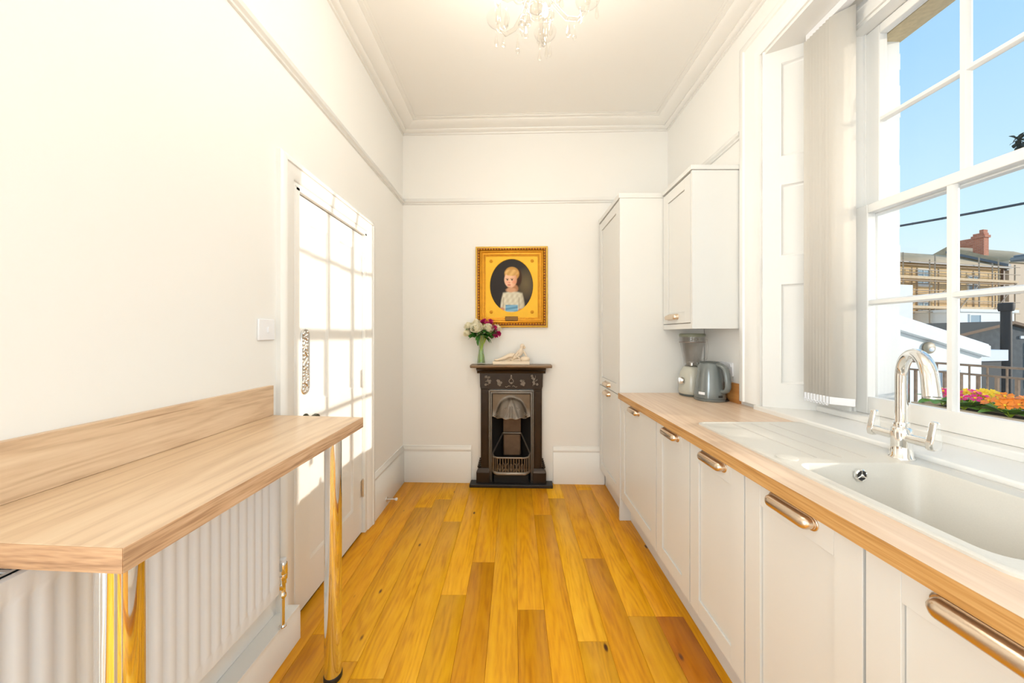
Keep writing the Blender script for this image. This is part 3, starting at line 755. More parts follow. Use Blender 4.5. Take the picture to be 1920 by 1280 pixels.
# printed marks on the band below the lid (too small to read in the photo)
ml = MB()
for i, (a, wd) in enumerate(((0,.10),(.14,.05),(.24,.07),(.38,.07),(.50,.06))):
    a0 = math.atan2(-2.2,-1.2)-.10 + a
    for zz in ((.374,.3795),(.386,.392)) if i in (0,3) else ((.374,.392),):
        ml.loft([[ (BX+.0812*math.cos(a0+wd*k/3), BY+.0812*math.sin(a0+wd*k/3), BZ+z) for k in range(4)] for z in zz], False, False, False)
ob('lettering', ml, mat('print_grey', (.22,.18,.13), .5), j)

# socket, plug and flex
r = root('wall_socket', (XR, 2.105, 1.11), 'white double wall socket above the oak upstand', 'socket')
ob('plate', MB().cbox(0,1,0,1,0,1,.0) if False else MB().box(XR-.009, XR, 2.030, 2.176, 1.066, 1.152), M_WHITE, r, bevel=.003)
so = MB()
for yc in (2.070, 2.138):
    so.box(XR-.0098, XR-.0085, yc-.0022, yc+.0022, 1.108, 1.117).box(XR-.0098, XR-.0085, yc-.014, yc-.007, 1.094, 1.098).box(XR-.0098, XR-.0085, yc+.007, yc+.014, 1.094, 1.098)
ob('pin_holes', so, M_DARK, r, kind='stuff')
for yc in (2.048, 2.116):
    ob('rocker', MB().box(XR-.013, XR-.0085, yc-.006, yc+.006, 1.124, 1.142), M_WHITE, r, bevel=.001)
pl = root('plug', (XR-.02, 2.138, 1.105), 'black plug with flex in the socket behind the kettle', 'plug')
ob('body', MB().box(XR-.045, XR-.0092, 2.112, 2.162, 1.082, 1.128), M_BLACK, pl, bevel=.008, seg=3)
ob('flex', MB().tube([(XR-.03,2.137,1.084),(XR-.031,2.132,1.03),(XR-.030,2.11,.97),(XR-.028,2.07,.935),(XR-.032,2.03,.918),(XR-.06,2.015,.917),(XR-.085,2.035,.917),(1.245,2.085,.917)], .0042, 8), M_BLACK, pl)

# ------------------------------------------------------------------ breakfast bar on the left wall
BT = .995
r = root('breakfast_bar', (-.8, .92, BT-.04), 'light oak breakfast bar shelf on chrome legs above the radiator', 'breakfast bar')
poly = [(XL, 1.352), (-.606, 1.315), (-.606, .508), (XL, .532)]
ob('top', MB().prism(poly, 'z', BT-.040, BT), M_OAKB, r, bevel=.0012, seg=1)
ob('edge_strip', MB().box(-.6062,-.6052,.508,1.315,BT-.0397,BT-.0004), M_OAKBE, r, label='streaky oak edging strip')
ob('edge_strip', MB().prism([(XL,.532),(-.606,.508),(-.606,.507),(XL,.531)], 'z', BT-.0397, BT-.0004), M_OAKBX, r, label='browner edging strip on the near end')
for y in (.584, 1.268):
    lg = ob('leg', MB().lathe([(.0305,.022),(.0305,BT-.046)], (-.700,y,0), 32), M_CHROME, r, label='polished chrome tube leg')
    ob('foot', MB().lathe([(.0305,0),(.033,.004),(.033,.018),(.0305,.0225)], (-.700,y,0), 28), M_BLACK, lg, label='black rubber foot')
    ob('top_plate', MB().lathe([(.045,BT-.046),(.045,BT-.0405)], (-.700,y,0), 28), M_CHROME, lg)
ob('upstand', MB().box(XL+.0005, XL+.019, .50, 1.352, BT+.0005, BT+.122), M_OAKU, None, (XL+.01,.92,BT), label='oak upstand strip along the wall behind the breakfast bar', cat='upstand', bevel=.001)

# radiator
r = root('radiator', (-.93, .76, .33), 'white panel radiator with vertical flutes under the breakfast bar', 'radiator')
rx, ry0, ry1, rz0, rz1 = -.900, .235, 1.262, .333, .893
rp = MB()
prof = []; pitch = .0333; n = int((ry1-ry0-.05)/pitch); ys0 = ry0+.025+((ry1-ry0-.05)-n*pitch)/2
pts_f = [(rx-.004, ry0), (rx-.004, ry0+.004), (rx, ry0+.008), (rx, ys0)]
def fluted(amp):
    pts = [(rx-.003, ry0), (rx, ry0+.005)]
    for i in range(n):
        b = ys0+i*pitch
        pts += [(rx, b+.0085), (rx-amp, b+.013), (rx-amp, b+.020), (rx, b+.0245)]
    pts += [(rx, ry1-.005), (rx-.003, ry1)]
    return pts
rings = []
for z, amp in ((rz0,0),(rz0+.036,0),(rz0+.050,.0055),(rz1-.054,.0055),(rz1-.040,0),(rz1-.004,0)):
    rings.append([(x,y,z) for x,y in fluted(amp)])
rp.loft(rings, False, False, False, False)
rp.loft([[(x-.0,y,rz1-.004) for x,y in fluted(0)], [(x-.004,y,rz1) for x,y in fluted(0)], [(x-.016,y,rz1) for x,y in fluted(0)]], False, False, False, False)
rp.box(rx-.018, rx-.010, ry0, ry1, rz0, rz1-.001)
ob('front_panel', rp, M_RAD, r)
ob('back_panel', MB().box(-.993, -.980, ry0, ry1, rz0, rz1-.01), M_RAD, r)
for y0 in (ry0-.002, ry1-.001):
    ob('side_cover', MB().box(-.990, rx-.006, y0, y0+.003, rz0+.01, rz1+.002), M_RAD, r)
gr = MB().box(-.990, -.972, ry0, ry1, rz1-.004, rz1).box(-.925, rx-.008, ry0, ry1, rz1-.004, rz1)
for i in range(40):
    yy = ry0+.01+i*(ry1-ry0-.02)/40
    gr.box(-.975, -.92, yy, yy+.006, rz1-.003, rz1-.0005)
tg = ob('top_grille', gr, M_RAD, r, kind='stuff')
ob('convector', MB().box(-.972, -.925, ry0+.02, ry1-.02, rz0+.06, rz1-.05), mat('convector_steel', (.55,.56,.57), .5), r)
v = root('radiator_valve', (-.935, 1.330, .146), 'chrome thermostatic valve and pipe at the radiator end by the door', 'valve')
vx, vy = -.935, 1.325
ob('head', MB().lathe([(.012,.335),(.0165,.34),(.0175,.36),(.0165,.362),(.0165,.366),(.0175,.368),(.0165,.405),(.013,.412),(.010,.414)], (vx,vy,0), 20), M_CHROME, v)
ob('cap', MB().lathe([(.014,.411),(.013,.421),(.008,.424)], (vx,vy,0), 18), M_WHITE, v)
ob('valve_body', MB().lathe([(.009,.262),(.013,.268),(.013,.280),(.010,.284),(.010,.318),(.013,.322),(.013,.336)], (vx,vy,0), 16).tube([(vx,vy,.302),(vx,1.265,.345)], .009, 10), M_CHROME, v)
ob('pipe', MB().lathe([(.0075,.149),(.0075,.264)], (vx,vy,0), 14).lathe([(.014,.1485),(.014,.152)], (vx,vy,0), 16), M_CHROME, v)
bx_ = MB().prism([(XL,0),(-.934,0),(-.934,.120),(-.938,.128),(-.938,.146),(XL,.146)], 'y', -.28, 1.435)
struct('trim_17', bx_, M_TRIM, bevel=.002)

# light switch and door stop
r = root('light_switch', (XL, 1.345, 1.345), 'white single light switch beside the door frame', 'switch')
ob('plate', MB().box(XL, XL+.0085, 1.287, 1.373, 1.303, 1.389), M_WHITE, r, bevel=.003)
ob('rocker', MB().box(XL+.008, XL+.0135, 1.331, 1.341, 1.334, 1.357), M_WHITE, r, bevel=.001)
SM = Matrix.Rotation(PI/2, 4, 'Y')
r = root('door_stop', (XL+.022, 2.545, .05), 'small steel door stop pin on the left skirting', 'door stop')
ob('stem', MB().lathe([(.018,0),(.018,.004),(.008,.007),(.007,.066)], (XL+.022,2.545,.05), 16, M=SM), M_SATIN, r)
ob('buffer', MB().lathe([(.009,.064),(.011,.068),(.011,.080),(.007,.083)], (XL+.022,2.545,.05), 16, M=SM), M_WHITE, r)
# ------------------------------------------------------------------ fireplace (local frame: x along the back wall, -y into the room)
fp_ = root('fireplace', (-.024, YB+.024*TP, 0), 'black cast iron bedroom fireplace with hooded grate against the back wall', 'fireplace', rotz=ROT_B, local=True)
def fo(name, mb, m, parent=fp_, **k): return ob(name, mb, m, parent, **k)
ROOTLOC[fp_.name] = (0,0,0)
fo('hearth', MB().box(-.362,.362,-.112,-.016,0,.028), M_SLATE, bevel=.004)
fo('mantel_shelf', MB().prism([(-.016,1.040),(-.016,1.066),(-.140,1.066),(-.146,1.060),(-.146,1.052),(-.134,1.040)], 'x', -.352, .352), mat('worn_iron_shelf', (.27,.19,.125), .38, .6, noise=.3, nscale=12), bevel=.003)
fo('shelf_moulding', MB().prism([(-.016,.985),(-.016,1.041),(-.116,1.041),(-.110,1.024),(-.088,1.012),(-.062,1.004),(-.056,.985)], 'x', -.302, .302), M_IRON, bevel=.002)
# frieze: slightly flared at the sides, with a shallow base line
fr = MB()
fr.prism([(-.279,.99),(.279,.99),(.276,.872),(.270,.845),(-.270,.845),(-.276,.872)], 'y', -.056, -.016)
fo('frieze', fr, M_IRON, bevel=.003)
for s in (-1, 1):
    x0, x1 = (s*.198, s*.270)
    a, b = min(x0,x1), max(x0,x1)
    fo('pilaster', MB().box(a, b, -.050, -.016, .135, .846).box(a+.012, b-.012, -.054, -.048, .16, .82), M_IRON, bevel=.003)
    a, b = (min(s*.190, s*.306), max(s*.190, s*.306))
    pm = MB().box(a, b, -.078, -.016, .028, .118)
    pm.loft([[(a,-.078,.118),(b,-.078,.118),(b,-.016,.118),(a,-.016,.118)], [(a+.006,-.066,.130),(b-.006,-.066,.130),(b-.006,-.016,.130),(a+.006,-.016,.130)],
             [(min(s*.196,s*.280),-.056,.150),(max(s*.196,s*.280),-.056,.150),(max(s*.196,s*.280),-.016,.150),(min(s*.196,s*.280),-.016,.150)]], False, True, True, False)
    fo('plinth_block', pm, M_IRON, bevel=.002)
    sc = MB()
    for i in range(5): sc.sphere((s*(.276+.012*(4-i)/4), -.030, .152+.018*i), .014-.0014*i, (1,.8,1), 10, 7)
    fo('side_scroll', sc, M_IRON)
# moulding round the opening
om = MB()
x0, x1, z1 = -.196, .196, .836
for prof in ([(0,.050),(0,.062),(.006,.066),(.012,.060),(.013,.050)], [(.015,.045),(.016,.058),(.021,.060),(.026,.055),(.027,.03)]):
    om.loft([[(x0+i,-d,.028),(x0+i,-d,z1-i),(x1-i,-d,z1-i),(x1-i,-d,.028)] for i,d in prof], False, False, False, False)
fo('opening_moulding', om, M_GRATE)
# hood: a plate with a swelling central dome ending in a wavy lip
hd = MB(); nx, nz = 41, 22; rows = []
for j in range(nz+1):
    row = []
    for i in range(nx+1):
        u = -1+2*i/nx; x = u*.168; tz = j/nz
        lip = .600 + .0055*math.cos(u*PI*4.0) - .004*(1-u*u)
        z = .808 - (.808-lip)*tz; h = (1-tz)/.80
        dome = math.sqrt(max(0, 1-(u/.80)**2-h**2))
        arch = math.hypot(u/.80, h)
        ridge = math.exp(-(u/.035)**2)*.009*min(1, dome*2) + math.exp(-((abs(u)-.36*tz**1.5)/.045)**2)*.006*min(1, dome*2)
        row.append((x, -.030-.060*dome-ridge-.004*math.exp(-((arch-1)/.06)**2)-.010*tz**8, z))
    rows.append(row)
hd.loft(rows, False, False, False, True)
hood = fo('hood', hd, mat('polished_iron_hood', (.17,.14,.11), .30, .75, noise=.3, nscale=10))
lipm = MB().tube([(p[0],p[1]-.001,p[2]) for p in rows[-1]], .0042, 6)
fo('hood_lip', lipm, M_GRATE, hood)
rel = MB()
def sprig(mb, cx, cz, y, sc_, flip=1, seed=0):
    rr = random.Random(seed)
    mb.tube([(cx+flip*sc_*(.1*math.sin(t*.6)), y, cz-sc_*.5+sc_*t/9) for t in range(10)], .0022, 6)
    for k in range(6):
        bx, bz = cx+flip*rr.uniform(-.3,.3)*sc_, cz+rr.uniform(-.5,.5)*sc_
        for q in range(5):
            a = 2*PI*q/5+k; mb.sphere((bx+.0075*math.cos(a), y, bz+.0075*math.sin(a)), .0052, (1,.7,1), 8, 5)
        mb.sphere((bx,y-.002,bz), .0038, n=8, m=5)
    for k in range(5):
        a = rr.uniform(0, 2*PI); px, pz = cx+rr.uniform(-.25,.25)*sc_, cz+rr.uniform(-.5,.4)*sc_
        mb.tube([(px+.012*t/5*math.cos(a+t*.35), y, pz+.012*t/5*math.sin(a+t*.35)) for t in range(6)], [.0028,.003,.0028,.0022,.0016,.001], 6)
rel_parts = ((-.205,.925,.085,1,1), (.205,.925,.085,-1,2), (-.105,.905,.05,1,3), (.100,.905,.05,-1,4))
for cx, cz, sc_, fl_, sd in rel_parts:
    q = MB(); sprig(q, cx, cz, -.057, sc_, fl_, sd)
    fo('flower_relief', q, M_GRATE, label='raised flower sprig')
q = MB()
for s in (-1,1):
    q.tube([(s*(.002+.018*math.sin(t*.55)), -.057, .893+.0085*t) for t in range(8)], [.003]*7+[.0015], 6)
    q.tube([(s*(.010+.006*t), -.057, .870+.006*math.sin(t*.9)) for t in range(8)], [.0024]*8, 6)
q.sphere((0,-.057,.962), .007, (1,.6,1.6), 10, 7); q.sphere((0,-.057,.900), .009, (1.2,.6,1), 10, 7)
fo('flower_relief', q, M_GRATE, label='central raised tulip motif')
for s in (-1,1):
    q = MB()
    for k in range(7):
        t = k/6
        q.tube([(s*(.055+.085*t+.008*math.cos(a_*.8)), -.044-.034*(1-t), .682-.07*t+.008*math.sin(a_*.8)) for a_ in range(8)], .0024, 6)
    q.tube([(s*(.045+.10*t/12), -.055-.022*(1-t/12), .69-.082*(t/12)**.7) for t in range(13)], .003, 6)
    fo('hood_scroll', q, M_GRATE, hood)
# fire recess
rc = MB()
rc.loft([[(-.172,-.045,z),(-.085,.17,z),(.085,.17,z),(.172,-.045,z)] for z in (.03,.80)], False, False, False, False)
rc.add([(-.172,-.045,.80),(.172,-.045,.80),(.085,.17,.80),(-.085,.17,.80)], [(0,1,2,3)])
rc.add([(-.196,-.045,.029),(.196,-.045,.029),(.085,.17,.029),(-.085,.17,.029)], [(0,1,2,3)])
fo('fire_recess', rc, M_SOOT)
fb = MB().box(-.084,.084,.145,.166,.20,.62).box(-.078,.078,.120,.150,.20,.395)
fo('fireback', fb, M_FIREB, bevel=.006)
# grate basket
gz0, gz1 = .118, .262
def Lp(z, f): return [(-.170,-.040,z),(-.150,-.085-f,z),(-.118,-.112-f,z),(.118,-.112-f,z),(.150,-.085-f,z),(.170,-.040,z)]
top = MB().tube([(-.086,.13,.405),(-.165,-.035,gz1+.012),(-.150,-.088,gz1)] + Lp(gz1,.0)[2:4] + [(.150,-.088,gz1),(.165,-.035,gz1+.012),(.086,.13,.405)], .0078, 8)
top.tube([(-.086,.13,.405),(.086,.13,.405)], .0078, 8)
g0 = fo('grate', top, M_GRATE, label='polished grate rail')
botp = MB().loft([[(x,y-d,z_) for x,y,z_ in Lp(gz0+h,.0)] for h,d in ((0,0),(.0,.012),(.012,.014),(.022,.004),(.022,0))], True, True, False, False)
botp.add([(x,y,gz0+.006) for x,y,_ in Lp(0,.0)] , [(0,1,2,3,4,5)])
fo('bottom_rail', botp, M_GRATE, g0)
L0 = [Vector(p) for p in Lp(gz0+.02,.0)]
segs = [(L0[i], L0[i+1]) for i in range(5)]
for a, b in segs:
    nb = max(1, int(round((b-a).length/.0235)))
    for i in range(nb+ (1 if b is L0[-1] else 0)):
        p = a + (b-a)*i/nb
        fo('grate_bar', MB().tube([p, p+Vector((0,0,gz1-gz0-.02))], .0042, 6), M_GRATE, g0)
loops = MB()
for i in range(7):
    cx = -.096+.032*i
    loops.tube([(cx+.0105*math.cos(a*PI/8), -.118, .185+.030*math.sin(a*PI/8)) for a in range(17)], .0028, 5)
fo('grate_ornament', loops, M_GRATE, g0)
fbm = MB()
for i in range(8): fbm.tube([(-.13+.037*i,-.10,gz0+.012),(-.075+.0215*i,.13,gz0+.012)], .006, 6)
fo('bottom_grate', fbm, M_IRON, g0)
fo('ash_front', MB().box(-.150,.150,-.075,-.066,.030,.100), M_SOOT)

# ------------------------------------------------------------------ painting
pt = root('painting', (-.022, YB+.022*TP, 1.39), 'portrait of a child in an oval mount and ornate gilt frame over the fireplace', 'painting', rotz=ROT_B, local=True)
ROOTLOC[pt.name] = (0,0,1.39)
ROOTLOC['_p'] = (0,0,1.39)
FX0, FX1, FZ0, FZ1 = -.322, .322, 1.390, 2.113
f1 = MB().frame(FX0, FX1, FZ0, FZ1, [(0,.001),(0,.022),(.006,.030),(.012,.034),(.016,.034)]);
ob('outer_moulding', f1, M_GOLD2, pt)
f2 = MB().frame(FX0, FX1, FZ0, FZ1, [(.016,.034),(.020,.044),(.027,.050),(.033,.047),(.036,.036)])
ob('cove', f2, M_GOLDD, pt)
f3 = MB().frame(FX0, FX1, FZ0, FZ1, [(.036,.036),(.040,.042),(.048,.046),(.054,.042),(.060,.034),(.068,.036),(.074,.034),(.080,.026),(.088,.024),(.092,.020)])
ob('inner_moulding', f3, M_GOLD, pt)
bd = MB()
def beads(inset, d, r_, pitch_, mb, sc=(1,.7,1)):
    a, b, c, e = FX0+inset, FX1-inset, FZ0+inset, FZ1-inset
    n1 = int((b-a)/pitch_); n2 = int((e-c)/pitch_)
    for i in range(n1+1):
        for z in (c, e): mb.sphere((a+(b-a)*i/n1, -d, z), r_, sc, 7, 4)
    for i in range(1, n2):
        for x in (a, b): mb.sphere((x, -d, c+(e-c)*i/n2), r_, sc, 7, 4)
beads(.031, .047, .0085, .024, bd)
ob('leaf_beading', bd, M_GOLD, pt, kind='stuff')
b2 = MB(); beads(.078, .030, .0042, .012, b2)
ob('inner_beading', b2, M_GOLD, pt, kind='stuff')
# oval mount with its lip
IX, IZ0, IZ1 = .322-.091, FZ0+.091, FZ1-.091
ocx, ocz, oa, obz = -.001, (IZ0+IZ1)/2+.012, .195, .240
NO = 48
ell = [(ocx+oa*math.cos(2*PI*i/NO), ocz+obz*math.sin(2*PI*i/NO)) for i in range(NO)]
def sqp(i):
    a = 2*PI*i/NO; c_, s_ = math.cos(a), math.sin(a); zc = (IZ0+IZ1)/2; hz = (IZ1-IZ0)/2
    k_ = min(IX/max(abs(c_),1e-6), hz/max(abs(s_),1e-6)); return (k_*c_, zc+k_*s_)
mo = MB().loft([[(x,-.021,z) for x,z in [sqp(i) for i in range(NO)]], [(x,-.021,z) for x,z in ell], [(ocx+(x-ocx)*.985,-.016,ocz+(z-ocz)*.985) for x,z in ell]], False, False, True, False)
for cx_, cz_ in ((-IX, IZ0), (IX, IZ0), (IX, IZ1), (-IX, IZ1)):      # close the corners the radial fan leaves open
    mo.box(min(cx_, cx_*.55), max(cx_, cx_*.55), -.0205, -.019, min(cz_, cz_+(.06 if cz_ < 1.7 else -.06)), max(cz_, cz_+(.06 if cz_ < 1.7 else -.06)))
ob('oval_mount', mo, M_MOUNT, pt)
for cx_, cz_ in ((-.183,IZ0+.047),(.183,IZ0+.047),(-.183,IZ1-.040),(.183,IZ1-.040)):
    ro = MB().sphere((cx_,-.023,cz_), .008, (1,.6,1), 10, 6)
    for q_ in range(6): a = 2*PI*q_/6; ro.sphere((cx_+.010*math.cos(a),-.022,cz_+.010*math.sin(a)), .0065, (1,.5,1), 8, 5)
    ob('rosette', ro, M_GOLD, pt)
pq = MB().box(-.056,.056,-.045,-.020,FZ0+.060,FZ0+.098)
ob('name_plate', pq, mat('tarnished_brass', (.20,.10,.025), .45, .6, noise=.3, nscale=80), pt, bevel=.003)
# the picture itself: a generic child's portrait painted as colours on a fine grid
def paint(u, v):
    """u right, v down, in units where the oval is 291 x 360 centred on 0"""
    def sm(d, w=14): return max(0., min(1., .5 - d/w))
    def el(cx, cz, a, b, w=.12): return max(0., min(1., (1-math.hypot((u-cx)/a, (v-cz)/b))/w + .5))
    def mix(c, d, t): return tuple(c[i]*(1-t)+d[i]*t for i in range(3))
    c = (.030,.024,.022)
    c = mix(c, (.17,.125,.06), .9*max(0, 1-math.hypot((u-190)/150, (v+30)/230))**.8)
    c = mix(c, (.05,.022,.012), el(85,-110,52,120,.3))            # hair falling behind
    c = mix(c, (.42,.19,.085), el(20,40,70,60,.3))                  # neck
    # dress: shoulders and bodice
    t = (v-70)/290.; half = 120+ (40*math.sin(min(1,max(0,t*1.3))*PI*.5))
    if v > 0:
        e_ = min(sm(abs(u-15)-half, 18), sm(70-v+abs(u-10)*.22, 24)) if True else 0
        fold = .5+.5*math.sin(u*.09+v*.03)*math.sin(v*.05+1)
        dress = mix((.56,.50,.36), (.72,.68,.54), fold)
        dress = mix(dress, (.30,.25,.16), max(0,min(1,(u-90)/90.))*.6)
        c = mix(c, dress, e_)
        c = mix(c, (.20,.15,.09), .55*sm(abs(u+105+ (v-150)*.05)-5, 10)*(1 if v>150 else 0))
        c = mix(c, (.20,.15,.09), .55*sm(abs(u-100)-5, 10)*(1 if v>150 else 0))
        c = mix(c, (.62,.33,.19), el(-6,58,66,30,.5))             # skin above neckline
        c = mix(c, (.55,.25,.15), el(-128,318,34,28,.3)); c = mix(c, (.55,.25,.15), el(120,330,34,24,.3))
    sash_ = min(sm(abs(v-300)-44, 10), sm(abs(u-2)-82, 8))
    blue = mix((.10,.26,.42), (.22,.45,.62), .5+.5*math.sin(v*.12+u*.02))
    c = mix(c, blue, sash_)
    # head
    c = mix(c, (.55,.28,.07), el(5,-160,98,92,.16))
    face = mix((.86,.52,.34), (.55,.24,.12), max(0,min(1,(u+5)/95.)))
    c = mix(c, face, el(-12,-82,84,108,.14))
    c = mix(c, mix((.74,.46,.17),(.58,.32,.10), .5+.5*math.sin(u*.07+v*.05)), el(0,-176,86,44,.30))
    c = mix(c, (.85,.33,.24), .55*el(-50,-48,26,22,.8)); c = mix(c, (.75,.26,.16), .5*el(35,-50,28,24,.8))
    for ex in (-58, 4):
        c = mix(c, (.40,.20,.10), .7*el(ex,-92,24,10,.6)); c = mix(c, (.04,.02,.02), el(ex+2,-80,12,9,.5)); c = mix(c, (.9,.8,.7), .4*el(ex-9,-79,5,4,.6))
    c = mix(c, (.55,.24,.14), .7*el(-28,-40,14,9,.6)); c = mix(c, (.50,.09,.07), .9*el(-32,-10,25,8,.5)); c = mix(c, (.42,.2,.12), .5*el(-28,14,30,7,.6))
    return c
gw, gh = 120, 148; pv = []; pf = []; cols = []
for j in range(gh+1):
    for i in range(gw+1):
        u = -300+600*i/gw; v = -370+740*j/gh
        pv.append((ocx+u/291*oa, -.0175+.0, ocz-v/360*obz)); cols.append(paint(u, v))
for j in range(gh):
    for i in range(gw): a = j*(gw+1)+i; pf.append((a, a+1, a+gw+2, a+gw+1))
cv_ = MB(); cv_.v = [(x, -.0155, z) for x,_,z in pv]; cv_.f = pf; cv_.s = [False]*len(pf)
m = mat('portrait_paint', (.5,.5,.5), .55, spec=.2)
at_ = m.node_tree.nodes.new('ShaderNodeAttribute'); at_.attribute_name = 'Col'
m.node_tree.links.new(at_.outputs['Color'], m.node_tree.nodes['Principled BSDF'].inputs['Base Color'])
cvo = ob('canvas', cv_, m, pt, label='oval portrait of a fair-haired child in a cream dress with a blue sash')
ca = cvo.data.color_attributes.new('Col', 'FLOAT_COLOR', 'POINT')
ca.data.foreach_set('color', [x for c in cols for x in (*c, 1.0)])
ob('backing', MB().box(FX0+.006, FX1-.006, -.012, -.001, FZ0+.006, FZ1-.006), mat('backing_board', (.25,.17,.1), .8), pt)

# ------------------------------------------------------------------ things on the mantel shelf
def mant(s, d, z): return (s*math.cos(PHI) - d*math.sin(PHI), YB - s*math.sin(PHI) - d*math.cos(PHI), z)
MZ = 1.066
VX, VY, _ = mant(-.286, .085, 0)
r = root('flower_vase', (VX, VY, MZ), 'slim clear glass vase of roses on the left end of the mantel shelf', 'vase')
vp = [(.036,MZ),(.037,MZ+.004),(.036,MZ+.02),(.031,MZ+.06),(.024,MZ+.115),(.024,MZ+.15),(.030,MZ+.205),(.041,MZ+.255)]
vm = MB().lathe(vp, (VX,VY,0), 32, True, False)
vm.lathe([(max(.002,a-.0025), z+(.012 if i < 2 else 0)) for i,(a,z) in enumerate(vp) if i > 0], (VX,VY,0), 32, True, False)
ob('glass', vm, M_VASE, r)
ob('water', MB().lathe([(.032,MZ+.014),(.028,MZ+.06),(.021,MZ+.115),(.021,MZ+.13)], (VX,VY,0), 24), glassy('vase_water', (.88,.97,.72), .06), r)
rg = random.Random(11)
def rose_head(c, R, seed, rows_=4, tilt=None):
    rr = random.Random(seed); mb = MB()
    M = Matrix.Rotation(rr.uniform(0,6), 3, 'Z')
    if tilt is not None: M = Vector((0,0,1)).rotation_difference(tilt).to_matrix() @ M
    mb.sphere(c, R*.50, (1,1,1.1), 12, 8, M)
    for k in range(rows_):
        np_ = 3+k+ (1 if k > 1 else 0); rad = R*(.42+.19*k); hgt = R*(.95-.12*k)
        for p in range(np_):
            a0 = 2*PI*(p+.5*(k%2)+rr.uniform(-.1,.1))/np_; wd = 2*PI/np_*.72
            g = []
            for j in range(4):
                t = j/3; row = []
                for i in range(5):
                    s_ = -1+2*i/4; a = a0+s_*wd*(.55+.45*math.sin(PI*min(1,t*.75+.2)))
                    rr_ = rad*(.55+.45*math.sin(t*PI*.55)) + (R*.16*k/3*t*t)
                    z = -R*.6+(hgt+R*.6)*t - R*.22*s_*s_*t - R*.10*k*t*t
                    q = M @ Vector((rr_*math.cos(a), rr_*math.sin(a), z)); row.append((c[0]+q.x, c[1]+q.y, c[2]+q.z))
                g.append(row)
            mb.loft(g, False, False, False)
    return mb
def leaf(mb, base, d, L, W, up=Vector((0,0,1))):
    d = Vector(d).normalized(); sd = d.cross(up)
    if sd.length < .05: sd = Vector((1,0,0))
    sd.normalize(); nn = sd.cross(d); base = Vector(base)
    rows_ = []
    for i in range(6):
        t = i/5; wd = W*math.sin(PI*min(.98, t*.9+.06))**.9; ctr = base + d*L*t - nn*(-.12*L*math.sin(PI*t)) 
        ctr = base + d*L*t + nn*(.10*L*math.sin(PI*t))
        rows_.append([ctr - sd*wd + nn*wd*.25, ctr, ctr + sd*wd + nn*wd*.25])
    mb.loft(rows_, False, False, False)
def flower(s, z, d, R, kind, lab, seed, neck=True):
    X, Y, Z = mant(s, d, z)
    nm = 'rose' if kind == 'rose' else 'carnation'
    r_ = root(nm, (VX, VY, MZ+.03), lab, 'flower', 'flowers in the vase')
    head = Vector((X,Y,Z)); foot = Vector((VX+(VX-X)*.10, VY+(VY-Y)*.08, MZ+.022))
    nk = Vector((VX+(X-VX)*.10, VY+(Y-VY)*.10, MZ+.16)); mid = Vector((VX+(X-VX)*.38, VY+(Y-VY)*.38, MZ+.255))
    tilt = (head-mid).normalized()*.75 + Vector((0,-.45,.35))
    if kind == 'rose':
        ob('bloom', rose_head(head, R, seed, 4, tilt), M_ROSE, r_)
    else:
        mb = MB(); rr = random.Random(seed)
        for k in range(16):
            v_ = Vector((rr.gauss(0,1), rr.gauss(0,1), rr.gauss(.5,.8))).normalized()
            sd = v_.orthogonal().normalized(); nn = v_.cross(sd)
            rows_ = []
            for j in range(4):
                t = j/3; wd = R*(.15+.5*t)
                rows_.append([head + v_*R*t*(1+.08*math.sin(i*2.6+k)) + sd*wd*(-1+2*i/4)*.8 + nn*R*.10*math.sin(i*2.2+k)*t for i in range(5)])
            mb.loft(rows_, False, False, False)
        ob('bloom', mb, M_CARN, r_)
    ob('stem', MB().tube([foot, foot.lerp(nk,.5), nk, mid, head-tilt.normalized()*R*.35], .0030, 6), M_STEM, r_)
    rr = random.Random(seed+50)
    for k in range(3):
        lf = MB(); a = rr.uniform(0, 2*PI); base = mid.lerp(head, .05+.30*k)
        out = Vector((X-VX, (Y-VY)*.6-.03, 0)); out = out.normalized() if out.length > .01 else Vector((1,0,0))
        dirv = Vector((out.x*.7+math.cos(a)*.7, out.y*.5-.25+math.sin(a)*.4, rr.uniform(-.55,.35)))
        leaf(lf, base, dirv, rr.uniform(.050,.075), rr.uniform(.014,.021))
        ob('leaf', lf, M_LEAF, r_)
    return r_
px = lambda x: (860+x/9.6-964)/211.0
pz = lambda y: 1.325-(590+y/9.6-627.5)/211.0
FL = [(200,205,.105,.037,'rose','cream rose at the far left of the vase, upper of two'),
      (188,325,.125,.036,'rose','cream rose lowest on the left of the vase'),
      (362,245,.160,.051,'rose','largest cream rose, front and centre of the bouquet'),
      (335,150,.075,.038,'rose','cream rose at the top back of the bouquet'),
      (562,240,.140,.041,'rose','cream rose right of centre in the bouquet, below the magenta bloom'),
      (478,270,.125,.026,'rose','small half-open cream rose between the two front roses'),
      (700,250,.085,.037,'rose','cream rose at the far right of the bouquet'),
      (468,140,.085,.034,'carnation','crimson bloom at the top of the bouquet'),
      (578,140,.090,.030,'carnation','magenta bloom at the top right of the bouquet'),
      (650,255,.115,.032,'carnation','crimson bloom between the two right-hand roses'),
      (664,385,.130,.029,'carnation','magenta bloom hanging lowest on the right of the bouquet'),
      (722,345,.110,.026,'carnation','small dark magenta bloom at the right edge of the bouquet')]
for i, (a, b, d, R, k, lab) in enumerate(FL): flower(px(a), pz(b), d, R, k, lab, 20+i)
fo_ = root('foliage_sprig', (VX, VY, MZ+.03), 'dark green leafy sprig spilling over the vase rim', 'foliage')
ob('stem', MB().tube([(VX+.004,VY-.004,MZ+.022),(VX+.002,VY,MZ+.16),(VX,VY-.01,MZ+.26)], .003, 6), M_STEM, fo_)
rr = random.Random(77)
